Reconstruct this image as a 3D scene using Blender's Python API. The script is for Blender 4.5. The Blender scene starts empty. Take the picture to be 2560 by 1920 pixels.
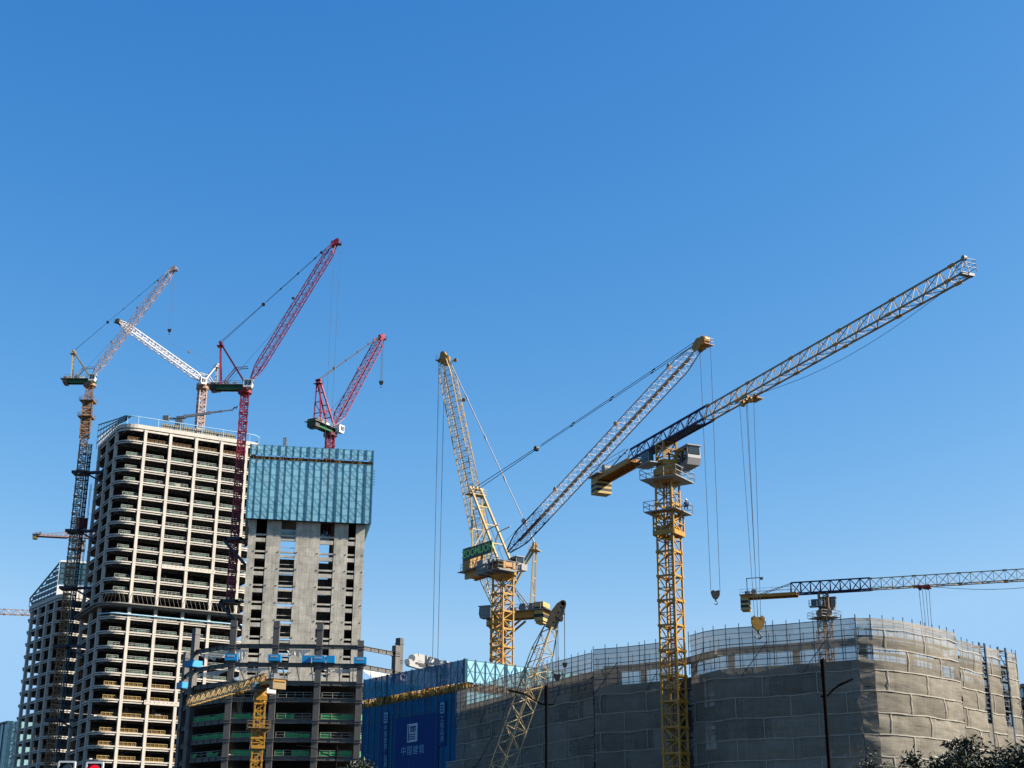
import bpy, math, random
from mathutils import Vector, Matrix
V = Vector
R = math.radians
random.seed(7)
SC = bpy.context.scene
COL = SC.collection

# ---------------------------------------------------------------- camera
FPX, PITCH, ROLL, EYE = 3650.0, R(19.5), R(0.3), 1.6
cp, sp, cr_, sr_ = math.cos(PITCH), math.sin(PITCH), math.cos(ROLL), math.sin(ROLL)
cam = bpy.data.cameras.new("camera")
cam.sensor_width = 36.0
cam.lens = 36.0 * FPX / 2560.0
cam.clip_start = 0.1
cam.clip_end = 6000.0
camo = bpy.data.objects.new("camera", cam)
COL.objects.link(camo)
X0, U0, F0 = V((1, 0, 0)), V((0, -sp, cp)), V((0, cp, sp))
ax, ay, az = X0 * cr_ + U0 * sr_, -X0 * sr_ + U0 * cr_, -F0
M = Matrix(((ax.x, ay.x, az.x, 0), (ax.y, ay.y, az.y, 0), (ax.z, ay.z, az.z, EYE), (0, 0, 0, 1)))
camo.matrix_world = M
SC.camera = camo

# ---------------------------------------------------------------- light
SUN_EL = R(34.0)
SUN_H = V((1.0, -0.12, 0)).normalized()
SUN_AZ = math.atan2(SUN_H.x, SUN_H.y)
world = bpy.data.worlds.new("World")
SC.world = world
world.use_nodes = True
wn = world.node_tree
bg = wn.nodes['Background']
sky = wn.nodes.new('ShaderNodeTexSky')
sky.sky_type = 'NISHITA'
sky.sun_disc = False
sky.sun_elevation = SUN_EL
sky.sun_rotation = SUN_AZ
sky.altitude = 50
sky.air_density = 1.0
sky.dust_density = 0.6
sky.ozone_density = 3.0
SKY_GAIN = 2.83                      # the exposure set below, as a factor
sep = wn.nodes.new('ShaderNodeSeparateColor')
com = wn.nodes.new('ShaderNodeCombineColor')
wn.links.new(sky.outputs[0], sep.inputs[0])
for ch, pw, kk, mx_ in ((0, 2.1, 8.4, .222), (1, 1.15, 2.04, .355), (2, 0.66, 1.42, .53)):   # contrast of the clear autumn sky, channel by channel
    prev = sep.outputs[ch]
    for op, val in (('MULTIPLY', 0.1), ('MINIMUM', mx_), ('POWER', pw), ('MULTIPLY', kk / (0.1 * SKY_GAIN))):
        nd = wn.nodes.new('ShaderNodeMath')
        nd.operation = op
        nd.inputs[1].default_value = val
        wn.links.new(prev, nd.inputs[0])
        prev = nd.outputs[0]
    wn.links.new(prev, com.inputs[ch])
wn.links.new(com.outputs[0], bg.inputs[0])
bg.inputs[1].default_value = 0.1
sl = bpy.data.lights.new("sun", 'SUN')
sl.energy = 5.0
sl.angle = R(0.5)
sl.color = (1.0, 0.91, 0.78)
so = bpy.data.objects.new("sun", sl)
COL.objects.link(so)
sdir = V((SUN_H.x * math.cos(SUN_EL), SUN_H.y * math.cos(SUN_EL), math.sin(SUN_EL)))
so.rotation_euler = sdir.to_track_quat('Z', 'Y').to_euler()
so.location = (100, -50, 200)
SC.view_settings.view_transform = 'Standard'
SC.view_settings.look = 'None'
SC.view_settings.gamma = 1.0
SC.view_settings.exposure = 1.5

# ---------------------------------------------------------------- photo measurements -> metres
def ray(px, py):
    u = (px - 1280) / FPX
    v = (960 - py) / FPX
    x = cr_ * u - sr_ * v
    y = sr_ * u + cr_ * v
    return V((x, cp - sp * y, sp + cp * y))

def at(px, py, Y):
    r = ray(px, py)
    k = Y / r.y
    return V((r.x * k, Y, EYE + r.z * k))

def at_h(px, py, Z):
    r = ray(px, py)
    k = (Z - EYE) / r.z
    return V((r.x * k, r.y * k, Z))

def on_plane(px, py, P, d):
    """point of the sight line lying in the vertical plane through P with horizontal direction d"""
    n = V((-d.y, d.x, 0))
    r = ray(px, py)
    k = (V((P.x, P.y, 0)).dot(n)) / V((r.x, r.y, 0)).dot(n)
    return V((r.x * k, r.y * k, EYE + r.z * k))

# ---------------------------------------------------------------- mesh builder
ORG = {}

class MB:
    def __init__(s):
        s.v, s.f, s.m = [], [], []

    def add(s, vs, fs, mi=0):
        b = len(s.v)
        s.v += [tuple(p) for p in vs]
        s.f += [tuple(b + i for i in f) for f in fs]
        s.m += [mi] * len(fs)

    def obox(s, c, a, b, d, mi=0):
        c, a, b, d = V(c), V(a), V(b), V(d)
        vs = [c + a * i + b * j + d * k for k in (-1, 1) for j in (-1, 1) for i in (-1, 1)]
        s.add(vs, [(0, 2, 3, 1), (4, 5, 7, 6), (0, 1, 5, 4), (2, 6, 7, 3), (0, 4, 6, 2), (1, 3, 7, 5)], mi)

    def bar(s, p, q, w, h=None, up=(0, 0, 1), mi=0):
        p, q = V(p), V(q)
        h = w if h is None else h
        x = q - p
        if x.length < 1e-6:
            return
        n = x.normalized()
        up = V(up)
        if abs(n.dot(up)) > 0.97:
            up = V((1, 0.3, 0))
        sd = n.cross(up).normalized()
        u2 = sd.cross(n)
        s.obox((p + q) / 2, x / 2, sd * w / 2, u2 * h / 2, mi)

    def tube(s, pts, r, n=6, mi=0, caps=True, r1=None):
        pts = [V(p) for p in pts]
        rings = []
        for i, p in enumerate(pts):
            t = (pts[min(i + 1, len(pts) - 1)] - pts[max(i - 1, 0)]).normalized()
            up = V((0, 0, 1)) if abs(t.z) < 0.95 else V((1, 0.2, 0))
            a = t.cross(up).normalized()
            b = a.cross(t)
            rr = r if r1 is None else r + (r1 - r) * i / (len(pts) - 1)
            rings.append([p + (a * math.cos(2 * math.pi * k / n) + b * math.sin(2 * math.pi * k / n)) * rr for k in range(n)])
        vs = [p for g in rings for p in g]
        fs = [(i * n + k, i * n + (k + 1) % n, (i + 1) * n + (k + 1) % n, (i + 1) * n + k)
              for i in range(len(pts) - 1) for k in range(n)]
        if caps:
            fs += [tuple(range(n - 1, -1, -1)), tuple((len(pts) - 1) * n + k for k in range(n))]
        s.add(vs, fs, mi)

    def prism(s, poly, z0, z1, mi=0):
        n = len(poly)
        vs = [(p[0], p[1], z0) for p in poly] + [(p[0], p[1], z1) for p in poly]
        fs = [tuple(range(n - 1, -1, -1)), tuple(range(n, 2 * n))]
        fs += [(k, (k + 1) % n, n + (k + 1) % n, n + k) for k in range(n)]
        s.add(vs, fs, mi)

    def slab(s, poly, z0, z1, side=0, cap=1):
        n = len(poly)
        vs = [(p[0], p[1], z0) for p in poly] + [(p[0], p[1], z1) for p in poly]
        s.add(vs, [tuple(range(n - 1, -1, -1)), tuple(range(n, 2 * n))], cap)
        s.f += [tuple(len(s.v) - 2 * n + i for i in (k, (k + 1) % n, n + (k + 1) % n, n + k)) for k in range(n)]
        s.m += [side] * n

    def disc(s, c, axis, r, t, n=14, mi=0):
        c, axis = V(c), V(axis).normalized()
        s.tube([c - axis * t / 2, c + axis * t / 2], r, n, mi)

    def quad(s, a, b, c, d, mi=0):
        s.add([a, b, c, d], [(0, 1, 2, 3)], mi)

    def plate(s, pts, nrm, t, mi=0):
        pts = [V(p) for p in pts]
        o = V(nrm).normalized() * t / 2
        n = len(pts)
        vs = [p - o for p in pts] + [p + o for p in pts]
        fs = [tuple(range(n - 1, -1, -1)), tuple(range(n, 2 * n))]
        fs += [(k, (k + 1) % n, n + (k + 1) % n, n + k) for k in range(n)]
        s.add(vs, fs, mi)

    def build(s, name, mats, parent=None, smooth=False):
        if not isinstance(mats, (list, tuple)):
            mats = [mats]
        org = V((0, 0, 0))
        if parent is not None:
            org = ORG[parent.name]
        elif s.v:
            xs, ys, zs = zip(*s.v)
            org = V(((min(xs) + max(xs)) / 2, (min(ys) + max(ys)) / 2, min(zs)))
        me = bpy.data.meshes.new(name)
        me.from_pydata([V(p) - org for p in s.v], [], s.f)
        for m in mats:
            me.materials.append(m)
        if len(mats) > 1:
            me.polygons.foreach_set('material_index', s.m)
        if smooth:
            me.polygons.foreach_set('use_smooth', [k != 1 for k in s.m])
        me.update()
        o = bpy.data.objects.new(name, me)
        COL.objects.link(o)
        ORG[o.name] = org
        if parent is not None:
            o.parent = parent
        else:
            o.location = org
        return o

def thing(name, label, cat, loc, group=None):
    o = bpy.data.objects.new(name, None)
    o.empty_display_size = 0.5
    COL.objects.link(o)
    o.location = loc
    ORG[o.name] = V(loc)
    tag(o, label, cat, group)
    return o

def tag(o, label, cat, group=None):
    o['label'] = label
    o['category'] = cat
    if group:
        o['group'] = group
    return o

def struct(o):
    o['kind'] = 'structure'
    return o

def lettering(name, body, size, org, xd, ud, mat, parent, t=0.04, align='CENTER', bold=0.0):
    """raised letters: real mesh letters standing proud of the board"""
    c = bpy.data.curves.new(name, 'FONT')
    c.body = body
    c.size = size
    c.extrude = t
    c.align_x = align
    c.align_y = 'CENTER'
    c.offset = bold
    o = bpy.data.objects.new(name + '_curve', c)
    COL.objects.link(o)
    dg = bpy.context.evaluated_depsgraph_get()
    dg.update()
    me = bpy.data.meshes.new_from_object(o.evaluated_get(dg))
    bpy.data.objects.remove(o)
    xd, ud = V(xd).normalized(), V(ud).normalized()
    nd = xd.cross(ud)
    po = ORG[parent.name]
    for v in me.vertices:
        v.co = V(org) + xd * v.co.x + ud * v.co.y + nd * v.co.z - po
    me.materials.clear()
    me.materials.append(mat)
    ob = bpy.data.objects.new(name, me)
    COL.objects.link(ob)
    ORG[ob.name] = po
    ob.parent = parent
    return ob

# ---------------------------------------------------------------- materials
BRIGHT = {'road_white', 'white_paint', 'wrap_blue', 'green_net', 'banner_print', 'pale_print', 'screen_light', 'screen_shaded', 'screen_upper_shaded', 'banner_blue', 'crown_panel', 'sign_letter', 'cloth_net', 'rail_blue'}

def pm(name, col, rough=0.6, metal=0.0, var=0.18, scale=0.5, streak=0.0, bump=0.0, alpha=1.0, spec=0.4, speck=0.0, objvar=0.0):
    kc = 0.85 if name in BRIGHT else 0.57
    col = tuple(c * kc for c in col)
    m = bpy.data.materials.new(name)
    m.use_nodes = True
    nt = m.node_tree
    N, L = nt.nodes, nt.links
    b = N['Principled BSDF']
    b.inputs['Roughness'].default_value = rough
    b.inputs['Metallic'].default_value = metal
    b.inputs['Specular IOR Level'].default_value = spec
    b.inputs['Alpha'].default_value = alpha
    tc = N.new('ShaderNodeTexCoord')
    nz = N.new('ShaderNodeTexNoise')
    nz.inputs['Scale'].default_value = scale
    nz.inputs['Detail'].default_value = 8
    nz.inputs['Roughness'].default_value = 0.65
    L.new(tc.outputs['Object'], nz.inputs['Vector'])
    mr = N.new('ShaderNodeMapRange')
    mr.inputs[1].default_value = 0.3
    mr.inputs[2].default_value = 0.7
    mr.inputs[3].default_value = 1 - var
    mr.inputs[4].default_value = 1 + var
    L.new(nz.outputs['Fac'], mr.inputs[0])
    fac = mr.outputs[0]
    if streak:
        mp = N.new('ShaderNodeMapping')
        mp.inputs['Scale'].default_value = (2.2, 2.2, 0.12)
        L.new(tc.outputs['Object'], mp.inputs['Vector'])
        n2 = N.new('ShaderNodeTexNoise')
        n2.inputs['Scale'].default_value = 1.0
        n2.inputs['Detail'].default_value = 6
        L.new(mp.outputs[0], n2.inputs['Vector'])
        m2 = N.new('ShaderNodeMapRange')
        m2.inputs[1].default_value = 0.35
        m2.inputs[2].default_value = 0.65
        m2.inputs[3].default_value = 1 - streak
        m2.inputs[4].default_value = 1 + streak * 0.4
        L.new(n2.outputs['Fac'], m2.inputs[0])
        mu = N.new('ShaderNodeMath')
        mu.operation = 'MULTIPLY'
        L.new(fac, mu.inputs[0])
        L.new(m2.outputs[0], mu.inputs[1])
        fac = mu.outputs[0]
    if objvar:
        oi = N.new('ShaderNodeObjectInfo')
        m5 = N.new('ShaderNodeMapRange')
        m5.inputs[3].default_value = 1 - objvar
        m5.inputs[4].default_value = 1 + objvar
        L.new(oi.outputs['Random'], m5.inputs[0])
        mu2 = N.new('ShaderNodeMath')
        mu2.operation = 'MULTIPLY'
        L.new(fac, mu2.inputs[0])
        L.new(m5.outputs[0], mu2.inputs[1])
        fac = mu2.outputs[0]
    vm = N.new('ShaderNodeVectorMath')
    vm.operation = 'SCALE'
    vm.inputs[0].default_value = col
    L.new(fac, vm.inputs['Scale'])
    out = vm.outputs[0]
    if speck:
        n3 = N.new('ShaderNodeTexNoise')
        n3.inputs['Scale'].default_value = 2.5
        n3.inputs['Detail'].default_value = 4
        L.new(tc.outputs['Object'], n3.inputs['Vector'])
        m3 = N.new('ShaderNodeMapRange')
        m3.inputs[1].default_value = 0.56
        m3.inputs[2].default_value = 0.68
        m3.inputs[3].default_value = 0.0
        m3.inputs[4].default_value = speck
        L.new(n3.outputs['Fac'], m3.inputs[0])
        mx = N.new('ShaderNodeMix')
        mx.data_type = 'RGBA'
        mx.inputs[7].default_value = (0.09, 0.04, 0.02, 1)
        L.new(m3.outputs[0], mx.inputs[0])
        L.new(out, mx.inputs[6])
        out = mx.outputs[2]
    L.new(out, b.inputs['Base Color'])
    if bump:
        bp = N.new('ShaderNodeBump')
        bp.inputs['Strength'].default_value = bump
        bp.inputs['Distance'].default_value = 0.1
        n4 = N.new('ShaderNodeTexNoise')
        n4.inputs['Scale'].default_value = 3.0
        n4.inputs['Detail'].default_value = 6
        L.new(tc.outputs['Object'], n4.inputs['Vector'])
        L.new(n4.outputs['Fac'], bp.inputs['Height'])
        L.new(bp.outputs[0], b.inputs['Normal'])
    return m

MT = {}
def mat(k, *a, **kw):
    MT[k] = pm(k, *a, **kw)
    return MT[k]

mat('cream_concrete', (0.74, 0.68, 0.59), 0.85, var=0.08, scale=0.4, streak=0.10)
mat('shade_dark', (0.11, 0.10, 0.095), 0.9, var=0.15, scale=0.5)  # concrete darkened to carry the shade under slabs and inside floors
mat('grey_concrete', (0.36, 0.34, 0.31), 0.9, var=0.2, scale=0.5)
mat('steel_grey', (0.12, 0.112, 0.104), 0.55, var=0.15, scale=0.8, streak=0.12)
mat('steel_light', (0.26, 0.24, 0.22), 0.6, var=0.15)
mat('crane_yellow', (0.52, 0.265, 0.022), 0.42, var=0.14, scale=1.2, speck=0.35)
mat('crane_orange', (0.55, 0.25, 0.02), 0.5, var=0.2, scale=1.2, speck=0.5)
mat('old_orange', (0.36, 0.20, 0.10), 0.6, var=0.3, scale=0.8, speck=0.6)
mat('boom_cream', (0.58, 0.41, 0.17), 0.45, var=0.12, scale=1.0, speck=0.25)
mat('boom_white', (0.56, 0.50, 0.46), 0.5, var=0.12, scale=1.0, speck=0.2)
mat('boom_pink', (0.58, 0.42, 0.36), 0.55, var=0.2, scale=0.7, speck=0.3)
mat('crane_red', (0.30, 0.010, 0.042), 0.45, var=0.2, scale=1.0)
mat('bright_red', (0.36, 0.010, 0.018), 0.4, var=0.1)
mat('maroon', (0.16, 0.012, 0.03), 0.5, var=0.15)
mat('deck_green', (0.012, 0.13, 0.045), 0.45, var=0.2)
mat('sign_green', (0.004, 0.05, 0.016), 0.5, var=0.15)
mat('navy', (0.007, 0.020, 0.105), 0.6, var=0.2, spec=0.2)
mat('pump_white', (0.44, 0.435, 0.42), 0.5, var=0.08)
mat('navy_steel', (0.012, 0.02, 0.05), 0.5, var=0.2)
mat('black', (0.012, 0.012, 0.014), 0.5, var=0.1)
mat('rust', (0.22, 0.055, 0.018), 0.7, var=0.3, scale=2.0)
mat('bright_boom', (0.85, 0.80, 0.76), 0.5, var=0.08)
mat('jib_buff', (0.38, 0.26, 0.115), 0.5, var=0.15, scale=1.0, speck=0.3)
mat('head_brown', (0.12, 0.09, 0.05), 0.55, var=0.3, scale=1.5)
mat('dark_steel', (0.05, 0.045, 0.04), 0.5, var=0.2)
mat('rope', (0.035, 0.04, 0.05), 0.6, var=0.05)
mat('white_paint', (0.78, 0.76, 0.72), 0.45, var=0.06)
mat('cab_grey', (0.36, 0.36, 0.36), 0.45, var=0.08)
mat('machine_grey', (0.20, 0.22, 0.23), 0.5, var=0.2, scale=1.5)
mat('galvanised', (0.36, 0.36, 0.35), 0.5, metal=0.2, var=0.1)
mat('rail_blue', (0.28, 0.48, 0.62), 0.5, var=0.1)
mat('teal_frame', (0.02, 0.10, 0.14), 0.5, var=0.15)
mat('rail_yellow', (0.60, 0.42, 0.14), 0.6, var=0.15)
mat('rail_ochre', (0.10, 0.052, 0.006), 0.7, var=0.25, scale=1.5)
mat('rail_brown', (0.20, 0.10, 0.03), 0.7, var=0.25, scale=1.5)
mat('rail_pale', (0.36, 0.39, 0.35), 0.6, var=0.12)
mat('rail_green', (0.025, 0.12, 0.075), 0.7, var=0.3, scale=0.5)
mat('green_net', (0.03, 0.33, 0.09), 0.8, var=0.35, scale=0.4, alpha=0.75)
mat('screen_frame', (0.018, 0.13, 0.21), 0.5, var=0.1)
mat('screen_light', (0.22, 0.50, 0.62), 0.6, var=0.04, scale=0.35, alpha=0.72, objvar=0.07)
mat('screen_shaded', (0.001, 0.095, 0.22), 0.7, spec=0.1, var=0.12, scale=0.35, alpha=0.93, streak=0.15, objvar=0.14)  # darker copy of the mesh, shade of the block's left face in its colour
mat('screen_upper_shaded', (0.012, 0.14, 0.28), 0.7, spec=0.1, var=0.2, scale=0.5, alpha=0.72, objvar=0.15)  # upper band of that face, shade likewise put into the colour
mat('banner_blue', (0.001, 0.036, 0.15), 0.7, spec=0.1, var=0.08)
mat('banner_print', (0.34, 0.42, 0.48), 0.6, var=0.05)
mat('pale_print', (0.10, 0.30, 0.42), 0.6, var=0.05)
mat('wrap_blue', (0.004, 0.23, 0.50), 0.5, var=0.08)
mat('rebar', (0.52, 0.28, 0.05), 0.6, var=0.4, scale=1.5)
mat('rebar_dark', (0.09, 0.045, 0.015), 0.8, var=0.3)
mat('scaffold_pole', (0.045, 0.07, 0.10), 0.5, var=0.1)
mat('hem', (0.42, 0.38, 0.31), 0.8, var=0.08)
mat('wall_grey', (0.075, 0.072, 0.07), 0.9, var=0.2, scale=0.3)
mat('crown_panel', (0.72, 0.70, 0.66), 0.5, var=0.06)
mat('bark', (0.10, 0.075, 0.05), 0.9, var=0.3, scale=4)
mat('leaf', (0.022, 0.032, 0.010), 0.55, var=0.5, scale=1.4)
mat('leaf_light', (0.036, 0.046, 0.013), 0.5, var=0.4, scale=1.4)
mat('lamp_black', (0.010, 0.008, 0.008), 0.9, var=0.1, spec=0.05)
mat('asphalt', (0.05, 0.05, 0.052), 0.9, var=0.2, scale=0.4, bump=0.2)
mat('dusty_ground', (0.045, 0.043, 0.038), 0.95, var=0.25, scale=0.05, bump=0.2)
mat('kerb', (0.33, 0.32, 0.30), 0.85, var=0.1)
mat('road_white', (0.75, 0.75, 0.73), 0.7, var=0.08)
mat('skin', (0.35, 0.2, 0.13), 0.6, var=0.05)
mat('work_blue', (0.02, 0.04, 0.09), 0.8, var=0.15, scale=4)
mat('cloth_net', (0.55, 0.50, 0.42), 0.9, var=0.12, alpha=0.8)
mat('stripe_dark', (0.015, 0.013, 0.012), 0.6, var=0.2)
mat('formwork', (0.48, 0.42, 0.31), 0.8, var=0.15, scale=0.8)
mat('far_glass', (0.30, 0.52, 0.54), 0.25, var=0.12, scale=0.2)

def glass(name, col, rough=0.08):
    m = pm(name, col, rough, var=0.1, spec=0.9)
    MT[name] = m
    return m
glass('cab_glass', (0.03, 0.04, 0.045))
glass('crown_glass', (0.07, 0.16, 0.21), 0.12)

def lamp_mat(name, col, e):
    m = bpy.data.materials.new(name)
    m.use_nodes = True
    b = m.node_tree.nodes['Principled BSDF']
    b.inputs['Base Color'].default_value = (*col, 1)
    b.inputs['Emission Color'].default_value = (*col, 1)
    b.inputs['Emission Strength'].default_value = e
    MT[name] = m
lamp_mat('red_lamp', (1.0, 0.004, 0.03), 0.36)

# board-marked core concrete: pour joints, form panels, stains
def core_mat():
    m = pm('core_concrete', (0.62, 0.58, 0.50), 0.9, var=0.26, scale=0.42, streak=0.18, bump=0.4, speck=0.10)
    nt = m.node_tree
    N, L = nt.nodes, nt.links
    b = N['Principled BSDF']
    src = b.inputs['Base Color'].links[0].from_socket
    tc = N.new('ShaderNodeTexCoord')
    sx = N.new('ShaderNodeSeparateXYZ')
    L.new(tc.outputs['Object'], sx.inputs[0])
    cx = N.new('ShaderNodeCombineXYZ')
    ad = N.new('ShaderNodeMath'); ad.operation = 'ADD'
    L.new(sx.outputs[0], ad.inputs[0]); L.new(sx.outputs[1], ad.inputs[1])
    L.new(ad.outputs[0], cx.inputs[0]); L.new(sx.outputs[2], cx.inputs[1])
    br = N.new('ShaderNodeTexBrick')
    br.inputs['Scale'].default_value = 1.0
    br.inputs['Brick Width'].default_value = 2.6
    br.inputs['Row Height'].default_value = 2.27
    br.inputs['Mortar Size'].default_value = 0.035
    br.inputs['Color1'].default_value = (0.86, 0.86, 0.86, 1)
    br.inputs['Color2'].default_value = (1.08, 1.06, 1.02, 1)
    br.inputs['Mortar'].default_value = (0.62, 0.6, 0.58, 1)
    L.new(cx.outputs[0], br.inputs['Vector'])
    mx = N.new('ShaderNodeMix'); mx.data_type = 'RGBA'; mx.blend_type = 'MULTIPLY'
    mx.inputs[0].default_value = 1.0
    L.new(src, mx.inputs[6]); L.new(br.outputs['Color'], mx.inputs[7])
    L.new(mx.outputs[2], b.inputs['Base Color'])
    MT['core_concrete'] = m
core_mat()

# woven dust net: fine weave, folds, partly see-through, lets light through
def net_mat(name, col, alpha, trans):
    m = bpy.data.materials.new(name)
    m.use_nodes = True
    nt = m.node_tree
    N, L = nt.nodes, nt.links
    out = N['Material Output']
    N.remove(N['Principled BSDF'])
    tc = N.new('ShaderNodeTexCoord')
    nz = N.new('ShaderNodeTexNoise')
    nz.inputs['Scale'].default_value = 0.45
    nz.inputs['Detail'].default_value = 9
    nz.inputs['Roughness'].default_value = 0.7
    L.new(tc.outputs['Object'], nz.inputs['Vector'])
    mr = N.new('ShaderNodeMapRange')
    mr.inputs[1].default_value = 0.3; mr.inputs[2].default_value = 0.7
    mr.inputs[3].default_value = 0.84; mr.inputs[4].default_value = 1.14
    L.new(nz.outputs['Fac'], mr.inputs[0])
    # threads: vertical and horizontal slubs
    mp = N.new('ShaderNodeMapping'); mp.inputs['Scale'].default_value = (3.0, 3.0, 0.25)
    L.new(tc.outputs['Object'], mp.inputs['Vector'])
    n2 = N.new('ShaderNodeTexNoise'); n2.inputs['Scale'].default_value = 1.6; n2.inputs['Detail'].default_value = 4
    L.new(mp.outputs[0], n2.inputs['Vector'])
    mp3 = N.new('ShaderNodeMapping'); mp3.inputs['Scale'].default_value = (0.25, 0.25, 4.0)
    L.new(tc.outputs['Object'], mp3.inputs['Vector'])
    n3 = N.new('ShaderNodeTexNoise'); n3.inputs['Scale'].default_value = 1.6; n3.inputs['Detail'].default_value = 4
    L.new(mp3.outputs[0], n3.inputs['Vector'])
    ad = N.new('ShaderNodeMath'); ad.operation = 'ADD'
    L.new(n2.outputs['Fac'], ad.inputs[0]); L.new(n3.outputs['Fac'], ad.inputs[1])
    m2 = N.new('ShaderNodeMapRange')
    m2.inputs[1].default_value = 0.7; m2.inputs[2].default_value = 1.3
    m2.inputs[3].default_value = 0.86; m2.inputs[4].default_value = 1.12
    L.new(ad.outputs[0], m2.inputs[0])
    mu = N.new('ShaderNodeMath'); mu.operation = 'MULTIPLY'
    L.new(mr.outputs[0], mu.inputs[0]); L.new(m2.outputs[0], mu.inputs[1])
    vm = N.new('ShaderNodeVectorMath'); vm.operation = 'SCALE'
    vm.inputs[0].default_value = col
    L.new(mu.outputs[0], vm.inputs['Scale'])
    # folds
    mp2 = N.new('ShaderNodeMapping'); mp2.inputs['Rotation'].default_value = (0.3, 0.75, 0.2)
    mp2.inputs['Scale'].default_value = (0.5, 0.5, 2.2)
    L.new(tc.outputs['Object'], mp2.inputs['Vector'])
    n4 = N.new('ShaderNodeTexNoise'); n4.inputs['Scale'].default_value = 0.8; n4.inputs['Detail'].default_value = 5
    L.new(mp2.outputs[0], n4.inputs['Vector'])
    bp = N.new('ShaderNodeBump'); bp.inputs['Strength'].default_value = 0.5; bp.inputs['Distance'].default_value = 0.25
    L.new(n4.outputs['Fac'], bp.inputs['Height'])
    di = N.new('ShaderNodeBsdfDiffuse'); tr = N.new('ShaderNodeBsdfTranslucent'); tp = N.new('ShaderNodeBsdfTransparent')
    L.new(vm.outputs[0], di.inputs['Color']); L.new(vm.outputs[0], tr.inputs['Color'])
    L.new(bp.outputs[0], di.inputs['Normal']); L.new(bp.outputs[0], tr.inputs['Normal'])
    m1 = N.new('ShaderNodeMixShader'); m1.inputs[0].default_value = trans
    L.new(di.outputs[0], m1.inputs[1]); L.new(tr.outputs[0], m1.inputs[2])
    mm = N.new('ShaderNodeMixShader'); mm.inputs[0].default_value = alpha
    L.new(tp.outputs[0], mm.inputs[1]); L.new(m1.outputs[0], mm.inputs[2])
    L.new(mm.outputs[0], out.inputs['Surface'])
    MT[name] = m
net_mat('dust_net', (0.235, 0.212, 0.174), 0.66, 0.15)
net_mat('dust_net_pale', (0.262, 0.237, 0.195), 0.70, 0.15)
net_mat('dust_net_dark', (0.207, 0.188, 0.154), 0.62, 0.15)

# ---------------------------------------------------------------- lattices
def lattice(mb, p0, p1, w, h, n, tc, tb, up=(0, 0, 1), tri=False, t0=0.0, t1=0.0, s0=0.3, s1=0.35,
            mi=0, mb2=None, post=1, mib=None):
    p0, p1, up = V(p0), V(p1), V(up)
    x = (p1 - p0).normalized()
    sd = x.cross(up).normalized()
    u2 = sd.cross(x)
    mib = mi if mib is None else mib
    def ring(t):
        s = 1.0
        if t0 and t < t0:
            s = s0 + (1 - s0) * t / t0
        if t1 and t > 1 - t1:
            s = s1 + (1 - s1) * (1 - t) / t1
        c = p0.lerp(p1, t)
        if tri:
            return [c + u2 * h / 2 * s, c - u2 * h / 2 * s - sd * w / 2, c - u2 * h / 2 * s + sd * w / 2]
        return [c + (sd * w / 2 * a + u2 * h / 2 * b) * s for a, b in ((-1, -1), (1, -1), (1, 1), (-1, 1))]
    rs = [ring(i / n) for i in range(n + 1)]
    k = len(rs[0])
    for i in range(n):
        for j in range(k):
            mb.bar(rs[i][j], rs[i + 1][j], tc, mi=mi)
            a, b = j, (j + 1) % k
            if (i + j) % 2:
                mb.bar(rs[i][a], rs[i + 1][b], tb, mi=mib)
            else:
                mb.bar(rs[i][b], rs[i + 1][a], tb, mi=mib)
            if post and i % post == 0:
                mb.bar(rs[i][a], rs[i][b], tb, mi=mib)
    for j in range(k):
        mb.bar(rs[n][j], rs[n][(j + 1) % k], tb, mi=mib)
    return rs

def mast_mesh(mb, x, y, z0, z1, w, rot, sec, tc, tb, mi=0, core=True, plate=True, mc=0):
    ca, sa = math.cos(rot), math.sin(rot)
    def c(a, b, z):
        return V((x + (a * ca - b * sa) * w / 2, y + (a * sa + b * ca) * w / 2, z))
    cs = [(-1, -1), (1, -1), (1, 1), (-1, 1)]
    n = max(1, round((z1 - z0) / sec))
    dz = (z1 - z0) / n
    for a, b in cs:
        mb.bar(c(a, b, z0), c(a, b, z1), tc, tc, up=(ca, sa, 0), mi=mi)
    for i in range(n):
        za, zm, zb = z0 + i * dz, z0 + (i + .5) * dz, z0 + (i + 1) * dz
        for j in range(4):
            p, q = cs[j], cs[(j + 1) % 4]
            mb.bar(c(*p, zb), c(*q, zb), tb * 1.7, tb * 2.2, mi=mi)
            mb.bar(c(*p, zm), c(*q, zm), tb, mi=mi)
            if (i + j) % 2 == 0:
                mb.bar(c(*p, za), c(*q, zm), tb, mi=mi); mb.bar(c(*q, zm), c(*p, zb), tb, mi=mi)
            else:
                mb.bar(c(*q, za), c(*p, zm), tb, mi=mi); mb.bar(c(*p, zm), c(*q, zb), tb, mi=mi)
            if plate:
                f = 0.72
                m1 = ((p[0] + q[0]) / 2, (p[1] + q[1]) / 2)
                for e in (p, q):
                    k = (e[0] * f + m1[0] * (1 - f), e[1] * f + m1[1] * (1 - f))
                    mb.bar(c(*e, zb - dz * .16), c(*k, zb - 0.02), tb * 1.6, mi=mi)
        for a, b in cs:
            mb.obox(c(a, b, zb), V((ca, sa, 0)) * tc * .85, V((-sa, ca, 0)) * tc * .85, V((0, 0, 0.16)), mi=mi)
        if core:
            mb.bar(c(-.25, .2, za), c(-.25, .2, zb), tb * 1.2, mi=mc)
            mb.bar(c(.2, .2, za), c(.2, .2, zb), tb * 1.2, mi=mc)
            for s_ in range(5):
                zz = za + (s_ + .5) * dz / 5
                mb.bar(c(-.25, .2, zz), c(.2, .2, zz), tb * .8, mi=mc)

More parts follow.
